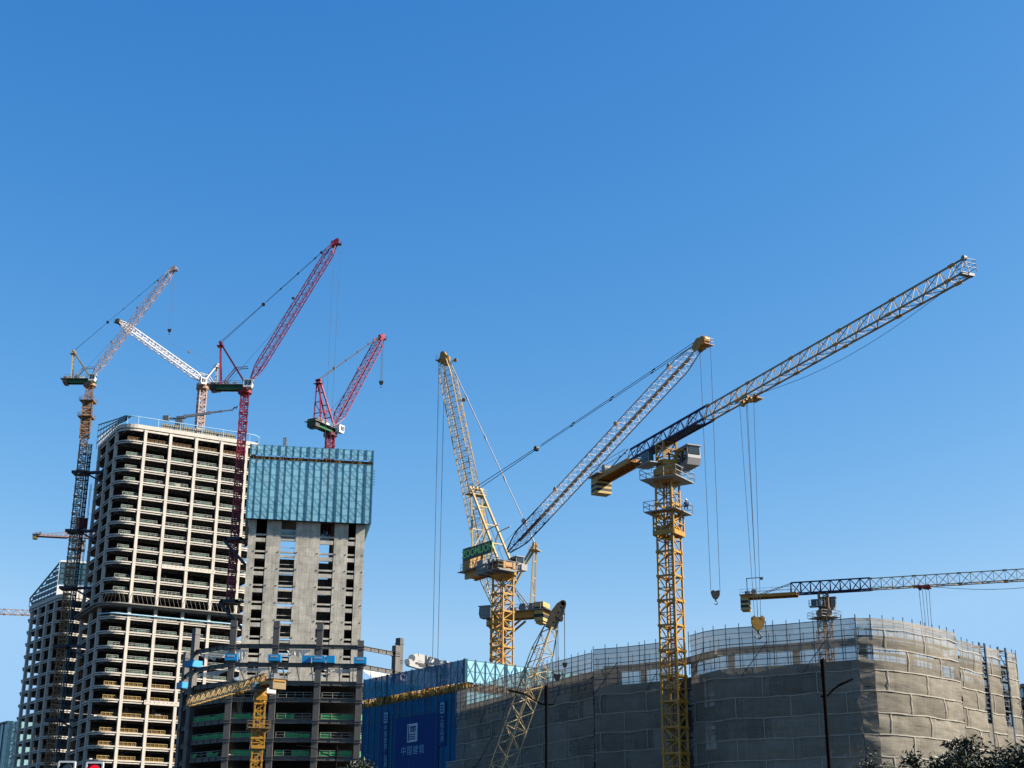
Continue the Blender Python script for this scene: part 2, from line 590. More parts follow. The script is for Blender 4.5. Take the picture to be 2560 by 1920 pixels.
def rail(mb, pts, h=1.1, r=0.05, rails=2, post=1.4, closed=False, mi=0):
    pts = [V(p) for p in pts]
    if closed:
        pts = pts + [pts[0]]
    for a, b in zip(pts, pts[1:]):
        n = max(1, round((b - a).length / post))
        for i in range(n + 1):
            p = a.lerp(b, i / n)
            mb.bar(p, p + V((0, 0, h)), r, mi=mi)
        for k in range(rails):
            o = V((0, 0, h * (k + 1) / rails))
            mb.bar(a + o, b + o, r, mi=mi)
# ================================================================= GROUND
Zv = V((0, 0, 1))
m = MB()
m.quad((-3000, -200, 0), (3000, -200, 0), (3000, 4000, 0), (-3000, 4000, 0))
struct(m.build('ground', MT['dusty_ground']))
m = MB()
m.quad((-400, 12, 0.004), (400, 12, 0.004), (400, 40, 0.004), (-400, 40, 0.004))
struct(m.build('road', MT['asphalt']))
m = MB()
for i in range(-20, 20):
    m.quad((i * 9, 25.9, .008), (i * 9 + 4, 25.9, .008), (i * 9 + 4, 26.05, .008), (i * 9, 26.05, .008))
struct(m.build('road_marking', MT['road_white']))
m = MB()
m.obox((0, 43.2, .07), (400, 0, 0), (0, 3.0, 0), (0, 0, .07))
struct(m.build('pavement', MT['kerb']))
m = MB()
m.obox((0, -1, .07), (400, 0, 0), (0, 12.8, 0), (0, 0, .07))
struct(m.build('pavement', MT['kerb']))

# ================================================================= PALE TOWERS
def rounded(x0, x1, y0, y1, r, ins, n=7):
    x0, x1, y0, y1 = x0 + ins, x1 - ins, y0 + ins, y1 - ins
    r = max(r - ins, .1)
    p = []
    for k in range(n + 1):
        t = math.pi + math.pi / 2 * k / n
        p.append((x0 + r + math.cos(t) * r, y0 + r + math.sin(t) * r))
    for k in range(n + 1):
        t = 1.5 * math.pi + math.pi / 2 * k / n
        p.append((x1 - r + math.cos(t) * r, y0 + r + math.sin(t) * r))
    for k in range(n + 1):
        t = math.pi / 2 * k / n
        p.append((x1 - r + math.cos(t) * r, y1 - r + math.sin(t) * r))
    for k in range(n + 1):
        t = math.pi / 2 + math.pi / 2 * k / n
        p.append((x0 + r + math.cos(t) * r, y1 - r + math.sin(t) * r))
    return p

D1 = V((.876, .4823, 0)).normalized()
E1 = V((-D1.y, D1.x, 0))

def tower(label, D1, E1, C, lf, ll, rad, levels, roof, ucols, wcols, group, yellow, canopy=None, patches=(), rails=True, rail_floors=None, colw=.92, crown=None):
    C = V((C[0], C[1], 0))
    T = lambda u, w, z: C + D1 * u + E1 * w + Zv * z
    root = thing('office_tower', label, 'building', T(lf / 2, ll / 2, 0), group)
    flat = lambda poly: [(T(p[0], p[1], 0).x, T(p[0], p[1], 0).y) for p in poly]
    S0, S1, S2 = flat(rounded(0, lf, 0, ll, rad, 0)), flat(rounded(0, lf, 0, ll, rad, .55)), flat(rounded(0, lf, 0, ll, rad, .22))
    Lv = sorted(levels, reverse=True)
    for z in Lv:
        m = MB()
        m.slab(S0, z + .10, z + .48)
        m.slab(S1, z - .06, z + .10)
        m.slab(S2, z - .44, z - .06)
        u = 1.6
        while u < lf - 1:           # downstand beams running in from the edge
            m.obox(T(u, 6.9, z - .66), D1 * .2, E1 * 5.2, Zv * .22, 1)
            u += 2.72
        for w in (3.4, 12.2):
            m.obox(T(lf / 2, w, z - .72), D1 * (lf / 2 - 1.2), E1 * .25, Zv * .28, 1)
        m.build('floor_slab', [MT['cream_concrete'], MT['shade_dark']], root)
    m = MB()
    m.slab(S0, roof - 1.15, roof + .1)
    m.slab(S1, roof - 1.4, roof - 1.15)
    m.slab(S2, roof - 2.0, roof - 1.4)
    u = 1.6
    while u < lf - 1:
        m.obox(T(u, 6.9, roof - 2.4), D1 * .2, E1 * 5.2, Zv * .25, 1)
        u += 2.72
    m.build('roof_slab', [MT['cream_concrete'], MT['shade_dark']], root)
    h = colw / 2
    for u in ucols:
        m = MB()
        m.obox(T(u, h - .10, (roof - 1.4) / 2), D1 * h, E1 * h, Zv * (roof - 1.4) / 2)
        m.build('column', MT['cream_concrete'], root)
    for w in wcols:
        m = MB()
        m.obox(T(h - .10, w, (roof - 1.4) / 2), D1 * h, E1 * h * 1.15, Zv * (roof - 1.4) / 2)
        m.build('column', MT['cream_concrete'], root)
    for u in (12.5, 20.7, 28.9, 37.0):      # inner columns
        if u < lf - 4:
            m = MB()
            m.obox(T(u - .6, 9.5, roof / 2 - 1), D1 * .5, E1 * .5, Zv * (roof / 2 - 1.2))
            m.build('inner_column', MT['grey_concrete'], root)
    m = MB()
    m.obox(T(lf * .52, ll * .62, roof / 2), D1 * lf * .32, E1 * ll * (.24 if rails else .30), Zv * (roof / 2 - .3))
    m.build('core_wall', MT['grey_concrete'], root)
    rnd = random.Random(len(label))
    if rails:
        edges = [rad * .38] + list(ucols) + [lf - rad * .5]
        for i, z in enumerate(Lv):
            if rail_floors and i not in rail_floors:
                continue
            zf = z + .48
            m = MB()
            yel = i in yellow
            key = ('rail_yellow', 'rail_ochre') if yel else ('rail_pale', 'rail_green')
            if i == 0:
                key = ('rail_brown', 'rail_ochre')
            for j in range(len(edges) - 1):
                a0, a1 = edges[j] + .55, edges[j + 1] - (1.2 if yel else .7) - rnd.random() * 1.2
                w = .55
                if j == 0:
                    w = .9
                n = max(2, int((a1 - a0) / 1.15))
                for k in range(n + 1):
                    u = a0 + (a1 - a0) * k / n
                    m.bar(T(u, w, zf), T(u, w, zf + 1.12), .13, mi=0)
                m.bar(T(a0, w, zf + 1.12), T(a1, w, zf + 1.12), .12, mi=0)
                m.bar(T(a0, w, zf + .12), T(a1, w, zf + .12), .16, mi=0)
                if yel or i == 0:
                    m.obox(T((a0 + a1) / 2, w + .12, zf + .60), D1 * (a1 - a0) / 2, E1 * .02, Zv * .46, 1)
                else:
                    m.bar(T(a0, w, zf + .68), T(a1, w, zf + .68), .11, mi=0)
                    if rnd.random() < .75:
                        f0 = rnd.random() * .5
                        f1 = min(1, f0 + .3 + rnd.random() * .5)
                        m.obox(T(a0 + (a1 - a0) * (f0 + f1) / 2, w + .06, zf + .5), D1 * (a1 - a0) * (f1 - f0) / 2, E1 * .02, Zv * (.35 + .2 * rnd.random()), 1)
            m.build('guard_rail', [MT[key[0]], MT[key[1]]], root)
            k = rnd.randrange(0, len(edges) - 1)
            u0_ = edges[k] + 1.2 + rnd.random() * 3
            hh = rnd.uniform(.5, 1.7)
            m = MB()
            m.obox(T(u0_ + .8, 2.0 + rnd.random() * 1.5, zf + hh / 2), D1 * rnd.uniform(.5, 1.3), E1 * .6, Zv * hh / 2)
            m.build('stored_material', MT[rnd.choice(('formwork', 'rail_pale', 'machine_grey', 'rail_yellow'))], root)
    for z, u0, u1 in patches:
        m = MB()
        m.obox(T((u0 + u1) / 2, -.14, z + .25), D1 * (u1 - u0) / 2, E1 * .06, Zv * .62)
        u = u0 + .5
        while u < u1:
            m.obox(T(u, -.21, z + .4), D1 * .12, E1 * .02, Zv * .1, 1)
            u += 1.3
        m.build('fascia_cladding', [MT['cream_concrete'], MT['shade_dark']], root)
    if canopy:
        z, zt = canopy
        m = MB()
        So = flat(rounded(-2.0, lf + 2, -2.0, ll + 1, rad + 2, 0))
        m.prism(So, z, z + .3)
        m.prism(flat(rounded(-1.2, lf + 1, -1.2, ll + .5, rad + 1, 0)), z - .5, z)
        ptso = rounded(-1.8, lf + 1.8, -1.8, ll + 1, rad + 1.8, 0, 9)
        u = 4.5
        while u < lf - 2:
            m.bar(T(u, -1.7, z + .3), T(u - .5, -.1, zt), .07, mi=1)
            u += 1.36
        for k in range(0, 10):
            p = ptso[k]
            q = rounded(0, lf, 0, ll, rad, 0, 9)[k]
            m.bar(T(p[0], p[1], z + .3), T(q[0], q[1], zt + .3), .07, mi=1)
        m.build('tower_canopy', [MT['grey_concrete'], MT['dark_steel']], root)
    return root, T

LEV = [134.78, 129.89, 125.77, 121.92, 117.23, 113.13, 109.19, 105.20, 100.80, 96.88, 91.83, 87.96, 84.3, 80.29, 75.9, 71.55, 67.7, 63.75, 59.96, 56.05, 51.06, 46.74, 42.85, 38.86]
z = 38.86 - 4.0
while z > 3:
    LEV.append(z)
    z -= 4.0
t1, T1 = tower('unfinished pale concrete tower, open floors with cream slabs, green and yellow guard rails', D1, E1, (-120.37, 428.9), 46.3, 34.0, 5.2, LEV, 140.4,
               (7.75, 15.7, 23.95, 32.2, 40.4), (6.0, 16.6, 28.0), 'unfinished pale office towers', set(range(18, 40)),
               canopy=(84.2, 87.9), patches=((96.7, 16.2, 33.0), (55.9, 14.5, 30.0)), rail_floors=set(range(0, 12)) | set(range(13, 26)))
# pale blue pipe along one floor edge
m = MB()
pp = [T1(p[0], p[1], 81.4) for p in rounded(-.35, 46.6, -.35, 34, 5.4, 0)[:16]]
m.tube(pp, .22, 8)
m.build('pipe_run', MT['rail_blue'], t1)
# roof edge railing, tall sloping crown frame on the shaded side
m = MB()
fr = [T1(p[0], p[1], 140.5) for p in rounded(0, 46.3, 0, 34, 5.0, .3)[4:16]]
top = [p + Zv * 2.5 for p in fr]
m.tube(top, .14, 6)
us = [5.2, 11.5, 18.5, 25.5, 32.5, 39.5]
for u in us:
    m.bar(T1(u, .3, 140.5), T1(u, .3, 143.0), .26)
for k in (0, 4, 8, 11):
    m.bar(fr[k], top[k], .2)
m.tube([T1(46.0, w, 143.0) for w in (5.2, 12, 20)], .14, 6)
for w in (5.2, 9, 13):
    m.bar(T1(46.0, w, 140.5), T1(46.0, w, 143.0), .22)
    m.bar(T1(46.0, w, 140.6), T1(45.8, w + 4, 143), .22)
m.build('roof_railing', MT['rail_blue'], t1)
m = MB()
ap = T1(3.0, .9, 143.1)
ends = [T1(.4, 33.5, 140.6 + h) for h in (2.0, 4.1, 6.2, 8.3)]
for i, e in enumerate(ends):
    c = T1(.35, 5.5, 140.9 + (2.3 - .05) * (i + 1) / 4)
    c2 = T1(1.4, 2.2, 141.0 + 2.2 * (i + 1) / 4)
    m.tube([e, c, c2, ap], .21, 6)
for k in range(8):
    w = 5.5 + 28 * k / 7
    hh = 2.2 + 6.1 * (w - 5.5) / 28
    m.bar(T1(.4, w, 140.5), T1(.4, w, 140.6 + hh), .15)
m.build('crown_frame', MT['teal_frame'], t1)
m = MB()
for k in range(14):
    w = 6 + k * 2.0
    hh = (1.4 + 3.4 * (w - 5.5) / 28) * (.75 + .25 * ((k * 7) % 5) / 4)
    m.obox(T1(.75, w, 140.5 + hh / 2), D1 * .05, E1 * .32, Zv * hh / 2)
    m.bar(T1(.75, w - .7, 140.5 + hh), T1(.75, w + .9, 140.5 + hh), .12)
m.build('crown_panel', MT['crown_panel'], t1)
# blue standpipes and window frames on the shaded side of the pale tower
m = MB()
for w in (30.8, 32.4):
    m.bar(T1(-.5, w, 2), T1(-.5, w, 128), .16)
for zz in range(6, 128, 8):
    m.bar(T1(-.5, 30.8, zz), T1(0, 30.8, zz), .12)
m.build('standpipe', MT['teal_frame'], t1)

# formwork panels stacked in a row on the roof edge
ft_ = thing('formwork_panels', 'row of beige formwork panels standing along the roof edge of the pale tower', 'panels', T1(26, 1.8, 140.5))
for k in range(17):
    m = MB()
    u = 13.5 + k * 1.42
    hh = 2.0 if k % 4 else 1.8
    m.obox(T1(u, 1.6, 140.5 + hh / 2), D1 * .64, E1 * .12, Zv * hh / 2)
    for e in (-.6, 0, .6):
        m.bar(T1(u + e, 1.42, 140.5), T1(u + e, 1.42, 140.5 + hh), .09, mi=1)
    m.bar(T1(u - .68, 1.45, 140.5 + hh), T1(u + .68, 1.45, 140.5 + hh), .12, mi=1)
    m.build('panel', [MT['formwork'], MT['rail_pale']], ft_)

# concrete placing boom on the roof
pb = thing('placing_boom', 'grey articulated concrete placing boom lying level above the roof of the pale tower', 'concrete boom', T1(20, 8, 140.5))
bY = T1(20, 8, 0).y
q = lambda px, py, dy=0: at(px, py, bY + dy)
m = MB()
m.obox(q(449, 1052) + V((0, 0, -1)), (1.2, 0, 0), (0, 1.0, 0), (0, 0, 1.3))
m.bar(q(449, 1052), T1(18.6, 8, 140.5), .9)
m.obox(q(452, 1044), (1.3, 0, 0), (0, .6, 0), (0, 0, .35))
m.build('pedestal', MT['machine_grey'], pb)
m = MB()
m.obox(q(416, 1046), (.9, 0, 0), (0, .9, 0), (0, 0, .75))
m.bar(q(424, 1046), q(446, 1047), .5)
m.disc(q(410, 1046), (1, 0, 0), .85, .5, 10)
m.build('ballast', MT['machine_grey'], pb)
arm = [(452, 1046), (463, 1041), (500, 1036), (523, 1032), (554, 1028), (581, 1025)]
for i in range(5):
    m = MB()
    w = [.85, .75, .7, .5, .35][i]
    m.bar(q(*arm[i]), q(*arm[i + 1]), w, w)
    m.disc(q(*arm[i + 1]), (0, 1, 0), w * .75, .6, 10)
    m.build('boom_arm', MT['cab_grey'], pb)
m = MB()
m.tube([q(581, 1025), q(587, 1018), q(591, 1019), q(594, 1015)], .22, 6)
m.bar(q(591, 1019), q(590, 1023), .3)
m.build('end_hose', MT['dark_steel'], pb)

# material hoist on the shaded side
hx, hy = T1(-1.6, 33.6, 0).x, T1(-1.6, 33.6, 0).y
hoist = thing('material_hoist', 'blue hoist mast with a maroon cage climbing the shaded side of the pale tower', 'hoist', (hx, hy, 0))
m = MB()
mast_mesh(m, hx, hy, 0, at(232, 1112, hy).z, .9, R(29), 1.5, .2, .12, core=False, plate=False)
m.build('mast', MT['teal_frame'], hoist)
m = MB()
cz = at(216, 1322, hy).z
m.obox((hx + .1, hy - .6, cz + 1.5), D1 * 1.7, E1 * .9, Zv * 1.6)
m.obox((hx + .1, hy - .6, cz + 3.2), D1 * 1.8, E1 * 1.0, Zv * .12)
for s in (-1, 0, 1):
    m.bar(V((hx + .1, hy - .6, cz)) + D1 * s * 1.6 - E1 * .95, V((hx + .1, hy - .6, cz + 3.1)) + D1 * s * 1.6 - E1 * .95, .15)
m.build('cage', MT['maroon'], hoist)

# second, farther pale tower
c2 = at(139, 1489, 500)
LV2 = []
z = c2.z - 5.0
while z > 3:
    LV2.append(z)
    z -= 4.3
D1b = V((.80, .60, 0))
E1b = V((-.60, .80, 0))
C2 = c2 - E1b * 6.0
t2, T2 = tower('farther unfinished pale tower at the left edge, glass crown frame sloping down to the left', D1b, E1b, (C2.x, C2.y), 40.0, 36.0, 5.0, LV2, c2.z,
               (8.0, 16.0, 24.0, 32.0), (6.0, 14.0, 22.0, 29.0), 'unfinished pale office towers', set(), rails=False, colw=1.0)
m = MB()
zr = c2.z + .1
for k in range(10):
    w = 6 + 27 * k / 9
    hh = 11.6 - 8.6 * k / 9
    m.bar(T2(.3, w, zr), T2(.3, w, zr + hh), .22)
m.bar(T2(.3, 6, zr + 11.6), T2(.3, 33, zr + 3.0), .45)
m.bar(T2(.3, 33, zr + 3.0), T2(2.2, 35.6, zr + 1.6), .4)
for i in range(1, 6):
    h0 = 11.6 * i / 6
    w1 = min(33, 6 + 27 * (11.6 - h0) / 8.6)
    m.bar(T2(.3, 6, zr + h0), T2(.3, w1, zr + min(h0, 11.6)), .32)
m.build('crown_frame', MT['teal_frame'], t2)
m = MB()
for i in range(5):
    h0 = 11.6 * i / 6 + .35
    h1 = h0 + 1.1
    w1 = min(32, 6 + 27 * (11.6 - h1) / 8.6) - .6
    m.quad(T2(.6, 6.4, zr + h0), T2(.6, w1, zr + h0), T2(.6, w1, zr + h1), T2(.6, 6.4, zr + h1))
m.build('crown_panel', MT['machine_grey'], t2)
m = MB()
m.bar(T2(.3, 5.6, zr - 1), T2(.3, 5.6, zr + 12), .5)
m.bar(T2(.3, 5.6, zr + 12), T2(14, .3, zr + 12), .6)
m.build('crown_post', MT['white_paint'], t2)
m = MB()
g0, g1 = T2(.5, 5.4, 0), T2(14, .3, 0)
m.plate([g0 + Zv * (zr + 4.2), g1 + Zv * (zr + 4.2), g1 + Zv * (zr + 11.6), g0 + Zv * (zr + 11.6)], (.6, -.8, 0), .15)
m.build('crown_glazing', MT['crown_glass'], t2)
m = MB()
nn = V((g1.y - g0.y, -(g1.x - g0.x), 0)).normalized()
for k in range(9):
    q_ = g0.lerp(g1, k / 8) + nn * .14
    m.bar(q_ + Zv * (zr + 3.8), q_ + Zv * (zr + 11.7), .22)
for k in range(5):
    m.bar(g0 + nn * .14 + Zv * (zr + 4 + k * 1.9), g1 + nn * .14 + Zv * (zr + 4 + k * 1.9), .2)
m.build('crown_mullion', MT['teal_frame'], t2)
m = MB()
m.plate([g0 + Zv * (zr + .3), g1 + Zv * (zr + .3), g1 + Zv * (zr + 3.6), g0 + Zv * (zr + 3.6)], (.6, -.8, 0), .2)
m.build('crown_cladding', MT['white_paint'], t2)

# distant glass block at the lower left corner
gl = at(22, 1802, 640)
gb = thing('glass_building', 'distant pale teal glass building at the lower left corner', 'building', (gl.x - 20, 660, 0))
m = MB()
G = lambda u, w, z_: V((gl.x, 640, z_)) + D1 * u + V((-.62, .78, 0)) * w
m.prism([(p.x, p.y) for p in (G(0, 0, 0), G(0, 50, 0), G(30, 50, 0), G(30, 0, 0))], 0, gl.z)
m.build('facade', MT['far_glass'], gb)
m = MB()
for k in range(11):
    m.bar(G(-.2, k * 5, 0), G(-.2, k * 5, gl.z), .35)
m.bar(G(-.2, 0, gl.z - .4), G(-.2, 50, gl.z - .4), .8)
m.build('mullion', MT['teal_frame'], gb)

# ================================================================= CONCRETE CORE AND ITS CLIMBING SCREEN
D2 = V((.985, .1723, 0)).normalized()
E2 = V((-D2.y, D2.x, 0))
S0 = V((-70.95, 380.0, 0))
K = lambda u, w, z_: S0 + D2 * u + E2 * w + Zv * z_
WI = 1.7                                             # wall set back behind the screen
P0 = K(0, WI, 0)
def core_u(x, y):
    return (on_plane(440 + x / 3.95, 1080 + y / 3.95, P0, D2) - S0).dot(D2)
ued = [core_u(x, 930) for x in (720, 795, 900, 1043, 1188, 1428, 1568, 1705, 1780, 1868)]
core = thing('core_building', 'bare grey concrete core tower with four columns of openings, blue screen on top', 'building', K(16, 12, 0))
CT = 103.5
W2 = 24.4 - WI
TH = .55
piers = [(ued[0], ued[1]), (ued[2], ued[3]), (ued[4], ued[5]), (ued[6], ued[7]), (ued[8], ued[9])]
for a_, b_ in piers:
    m = MB()
    m.obox(K((a_ + b_) / 2, WI + TH / 2, CT / 2), D2 * (b_ - a_) / 2, E2 * TH / 2, Zv * CT / 2)
    m.build('wall_pier', MT['core_concrete'], core)
opens = [(ued[1], ued[2]), (ued[3], ued[4]), (ued[5], ued[6]), (ued[7], ued[8])]
ST = 4.555
def z_of(y):
    r_ = on_plane(440 + 800 / 3.95, 1080 + y / 3.95, P0, D2)
    return r_.z
base_z = z_of(1080)                                   # top of an opening
for k, (a_, b_) in enumerate(opens):
    m = MB()
    i = 4
    while True:
        zt = base_z + ST * (i - 3)                    # top of the tall opening
        if zt < 2:
            break
        tall = 2.36
        # beam between tall opening and the low slot, spandrel below the slot
        for z1_, h_ in ((zt - tall, .45), (zt - tall - 1.13, ST - tall - 1.13)):
            nm_ = 'spandrel' if h_ > .6 else 'lintel_beam'
            if k == 1 and h_ > .6:
                h_ = .55
            if z1_ - h_ < CT - .1:
                z2_ = min(z1_, CT)
                if z2_ > 46:
                    m1_ = MB()
                    m1_.obox(K((a_ + b_) / 2, WI + TH / 2 + .08, z2_ - h_ / 2), D2 * (b_ - a_) / 2, E2 * TH / 2, Zv * h_ / 2)
                    m1_.build(nm_, MT['core_concrete'], core)
                else:
                    m.obox(K((a_ + b_) / 2, WI + TH / 2 + .08, z2_ - h_ / 2), D2 * (b_ - a_) / 2, E2 * TH / 2, Zv * h_ / 2)
        if k == 1 and zt > 46:
            m1_ = MB()
            m1_.obox(K((a_ + b_) / 2, WI + .5, zt - 1.3), D2 * (b_ - a_) / 2, E2 * .1, Zv * .07)
            m1_.build('tie_bar', MT['core_concrete'], core)
        i -= 1
    m.obox(K((a_ + b_) / 2, WI + TH + .3, 23), D2 * (b_ - a_) / 2, E2 * .1, Zv * 22.9)
    m.build('lower_infill', MT['core_concrete'], core)
def side_wall(u, skip, nm='side_wall'):
    m = MB()
    m.obox(K(u, WI + W2 / 2, CT / 2), D2 * TH / 2, E2 * (W2 / 2 - TH - .02), Zv * CT / 2)
    return m.build(nm, MT['core_concrete'], core)
side_wall(ued[0] + TH / 2, 0)
side_wall(ued[9] - TH / 2, 0)
m = MB()
m.prism([(p.x, p.y) for p in (K(ued[0] + TH + .05, WI + TH + .05, 0), K(ued[9] - TH - .05, WI + TH + .05, 0), K(ued[9] - TH - .05, WI + W2 - TH - .05, 0), K(ued[0] + TH + .05, WI + W2 - TH - .05, 0))], CT - 2.6, CT - 2.3)
segs = [(ued[0], ued[3] - .5), (ued[4] + .8, ued[5]), (ued[6] - .2, ued[9])]
for a_, b_ in segs:
    m.obox(K((a_ + b_) / 2, WI + W2 - TH / 2, CT / 2), D2 * (b_ - a_) / 2, E2 * TH / 2, Zv * CT / 2)
zz = base_z
while zz > 3:
    m.obox(K((ued[3] + ued[4]) / 2, WI + W2 - TH / 2, zz - 1.4), D2 * 2.8, E2 * TH / 2, Zv * 1.75)
    m.obox(K((ued[5] + ued[6]) / 2, WI + W2 - TH / 2, zz - 2.4), D2 * 2.2, E2 * TH / 2, Zv * 2.05)
    zz -= ST
m.build('back_wall', MT['core_concrete'], core)
for u in (ued[2] + 1.0, ued[5] - 1.0, ued[6] + .8):
    m = MB()
    m.obox(K(u, WI + W2 / 2, CT / 2), D2 * .25, E2 * (W2 / 2 - TH - .05), Zv * CT / 2)
    m.build('inner_wall', MT['core_concrete'], core)
zz = base_z + ST * .0 + .35
while zz > 3:
    m = MB()
    for a_, b_ in ((ued[0] + TH + .02, ued[2] + .7), (ued[6] + 1.1, ued[9] - TH - .02)):
        m.obox(K((a_ + b_) / 2, WI + W2 / 2, zz), D2 * (b_ - a_) / 2, E2 * (W2 / 2 - TH - .05), Zv * .12)
    m.build('floor_slab', MT['grey_concrete'], core)
    zz -= ST
m = MB()                                              # cast-in anchor boxes beside the openings
for k in (0, 1, 2, 3, 4):
    a_, b_ = piers[k]
    zz = base_z - 2.6
    while zz > 45:
        for u in ((a_ + .5), (b_ - .5)) if b_ - a_ > 3 else ((b_ - .4),):
            m.obox(K(u, WI - .06, zz), D2 * .08, E2 * .07, Zv * .17)
        zz -= ST
m.build('wall_bracket', MT['dark_steel'], core)

scr = thing('climbing_screen', 'tall translucent light blue climbing screen round the top of the grey concrete core', 'safety screen', K(16, 12, 97.75))
SL, SW, SB, SBD0, SBD1, SZ = 33.3, 24.4, 97.75, 114.3, 115.55, 118.4
def strips(root, F, L, nrm, z0, z1, n, key, nm='mesh_panel', seed=1):
    rnd = random.Random(seed)
    for k in range(n):
        a_, b_ = L * k / n + .03, L * (k + 1) / n - .03
        m = MB()
        m.plate([F(a_, z0), F(b_, z0), F(b_, z1), F(a_, z1)], nrm, .05)
        m.build(nm, MT[key], root)
front = lambda t, z_: K(t, 0, z_)
strips(scr, front, SL, E2, SB, SBD0, 17, 'screen_light')
strips(scr, front, SL, E2, SBD1, SZ, 17, 'screen_light')
for F, L_, n_ in ((lambda t, z_: K(0, t, z_), SW, D2), (lambda t, z_: K(SL, t, z_), SW, D2), (lambda t, z_: K(t, SW, z_), SL, E2)):
    m = MB()
    m.plate([F(.05, SB), F(L_ - .05, SB), F(L_ - .05, SZ), F(.05, SZ)], n_, .05)
    m.build('mesh_panel', MT['screen_light'], scr)
m = MB()
rnd = random.Random(3)
def frame_face(m, F, o, L, z0, z1, n, hz, diag=True, t=.10):
    for k in range(n + 1):
        u = L * k / n
        thick = t * (2.0 if k % 4 == 0 else 1.25)
        m.bar(F(u, z0) + o, F(u, z1 + .15) + o, thick)
        if k % 4 == 0 and k < n:
            m.bar(F(u + .32, z0) + o, F(u + .32, z1 + .15) + o, t)
    nz = max(1, round((z1 - z0) / hz))
    for k in range(nz + 1):
        zz = z0 + (z1 - z0) * k / nz
        m.bar(F(0, zz) + o, F(L, zz) + o, t * .4)
    if diag:
        for k in range(n):
            for j in range(nz):
                if (k + j * 2) % 3 == 0:
                    continue
                m.bar(F(L * k / n, z0 + (z1 - z0) * (j + 1) / nz) + o, F(L * (k + 1) / n, z0 + (z1 - z0) * j / nz) + o, t * .42)
frame_face(m, front, -E2 * .10, SL, SB, SBD0, 17, 2.0)
frame_face(m, front, -E2 * .10, SL, SBD1, SZ, 17, 1.5)
frame_face(m, lambda t, z_: K(0, t, z_), -D2 * .1, SW, SB, SZ, 12, 2.0, False)
frame_face(m, lambda t, z_: K(SL, t, z_), D2 * .1, SW, SB, SZ, 12, 2.0, False)
m.build('screen_frame', MT['screen_frame'], scr)
m = MB()
for k in range(17):
    u = SL * (k + .25) / 17
    m.bar(K(u, -.15, SBD0 - .1), K(u - .75, -.15, SBD0 - 1.0), .13)
m.build('knee_brace', MT['screen_frame'], scr)
def rebar_band(root, F, nrm, L, z0, z1, n, seed, depth=.9, back=True):
    rnd = random.Random(seed)
    m = MB()
    for k in range(n):
        u = L * rnd.random()
        w = rnd.random() * depth
        l = rnd.uniform(.35, 1.0) * (z1 - z0)
        zc = rnd.uniform(z0, z1 - l * .8)
        tl = rnd.uniform(-.55, .55)
        m.bar(F(u, zc) + nrm * w, F(min(L, max(0, u + tl * l)), zc + l) + nrm * w, rnd.uniform(.05, .13), mi=0)
    for k in range(int(L / 1.5)):
        u = (k + .5) * 1.5
        m.bar(F(u, z0) + nrm * .2, F(u, z1) + nrm * .2, .12, mi=1)
    m.obox((F(0, z0) + F(L, z0)) / 2 + nrm * depth * .5 + Zv * .06, (F(L, 0) - F(0, 0)) / 2, nrm * depth * .5, Zv * .06, 1)
    if back:
        m.obox((F(0, z0) + F(L, z1)) / 2 + nrm * (depth + .3), (F(L, 0) - F(0, 0)) / 2, nrm * .05, Zv * (z1 - z0) / 2, 1)
    m.build('reinforcement_band', [MT['rebar'], MT['rebar_dark']], root)
rebar_band(scr, front, E2, SL, SBD0 + .02, SBD1 - .02, 130, 5)
m = MB()                                              # underside flap closing the gap to the wall
m.prism([(p.x, p.y) for p in (K(.1, .06, 0), K(SL - .1, .06, 0), K(SL - .1, WI - .05, 0), K(.1, WI - .05, 0))], SB + .05, SB + .2)
m.prism([(p.x, p.y) for p in (K(.1, WI, 0), K(.55, WI, 0), K(.55, SW - .2, 0), K(.1, SW - .2, 0))], SB + .05, SB + .2)
m.build('bottom_flap', MT['navy_steel'], scr)
m = MB()
for k in range(6):
    m.bar(K(SL, 2.0, SBD0 - 1 - k * .8), K(SL + .9, 2.0, SBD0 - 1 - k * .8), .14)
m.build('side_step', MT['screen_frame'], scr)
m = MB()
mast_mesh(m, K(9.2, 8, 0).x, K(9.2, 8, 0).y, 104, at(705, 1096, K(9.2, 8, 0).y).z, .8, 0, 1.5, .12, .08, core=False, plate=False)
m.build('signal_mast', MT['galvanised'], scr)

# ================================================================= DARK STEEL FRAME ROUND THE CORE
FC = dict(A2=at(465, 1668, 370.5), A=at(487, 1630, 359.5), B=at(440 + 560 / 3.95, 1615, 350), Cc=at(440 + 985 / 3.95, 1615, 349.8), Dd=at(440 + 1415 / 3.95, 1616, 350.1), Ee=at(440 + 1825 / 3.95, 1618, 351.2),
          F=at(990, 1634, 361.0), G=at(998, 1634, 371.5))
FV = {k: V((v.x, v.y, 0)) for k, v in FC.items()}
sf = thing('steel_frame_building', 'dark grey steel frame of columns and beams round the foot of the concrete core', 'building', (-52, 362, 0))
FZ = [58.7, 54.28, 49.98, 46.08, 41.15, 36.85, 32.7, 28.4, 24.1, 19.8, 15.5, 11.2, 6.9]
tops = dict(A2=60.5, A=64.5, B=64.8, Cc=64.6, Dd=64.2, Ee=60.3, F=60.8, G=64.4)
ctr = V((-52, 366, 0))
rot_of = dict(A2=R(-50), A=R(-42), B=R(2), Cc=R(2), Dd=R(2), Ee=R(4), F=R(45), G=R(60))
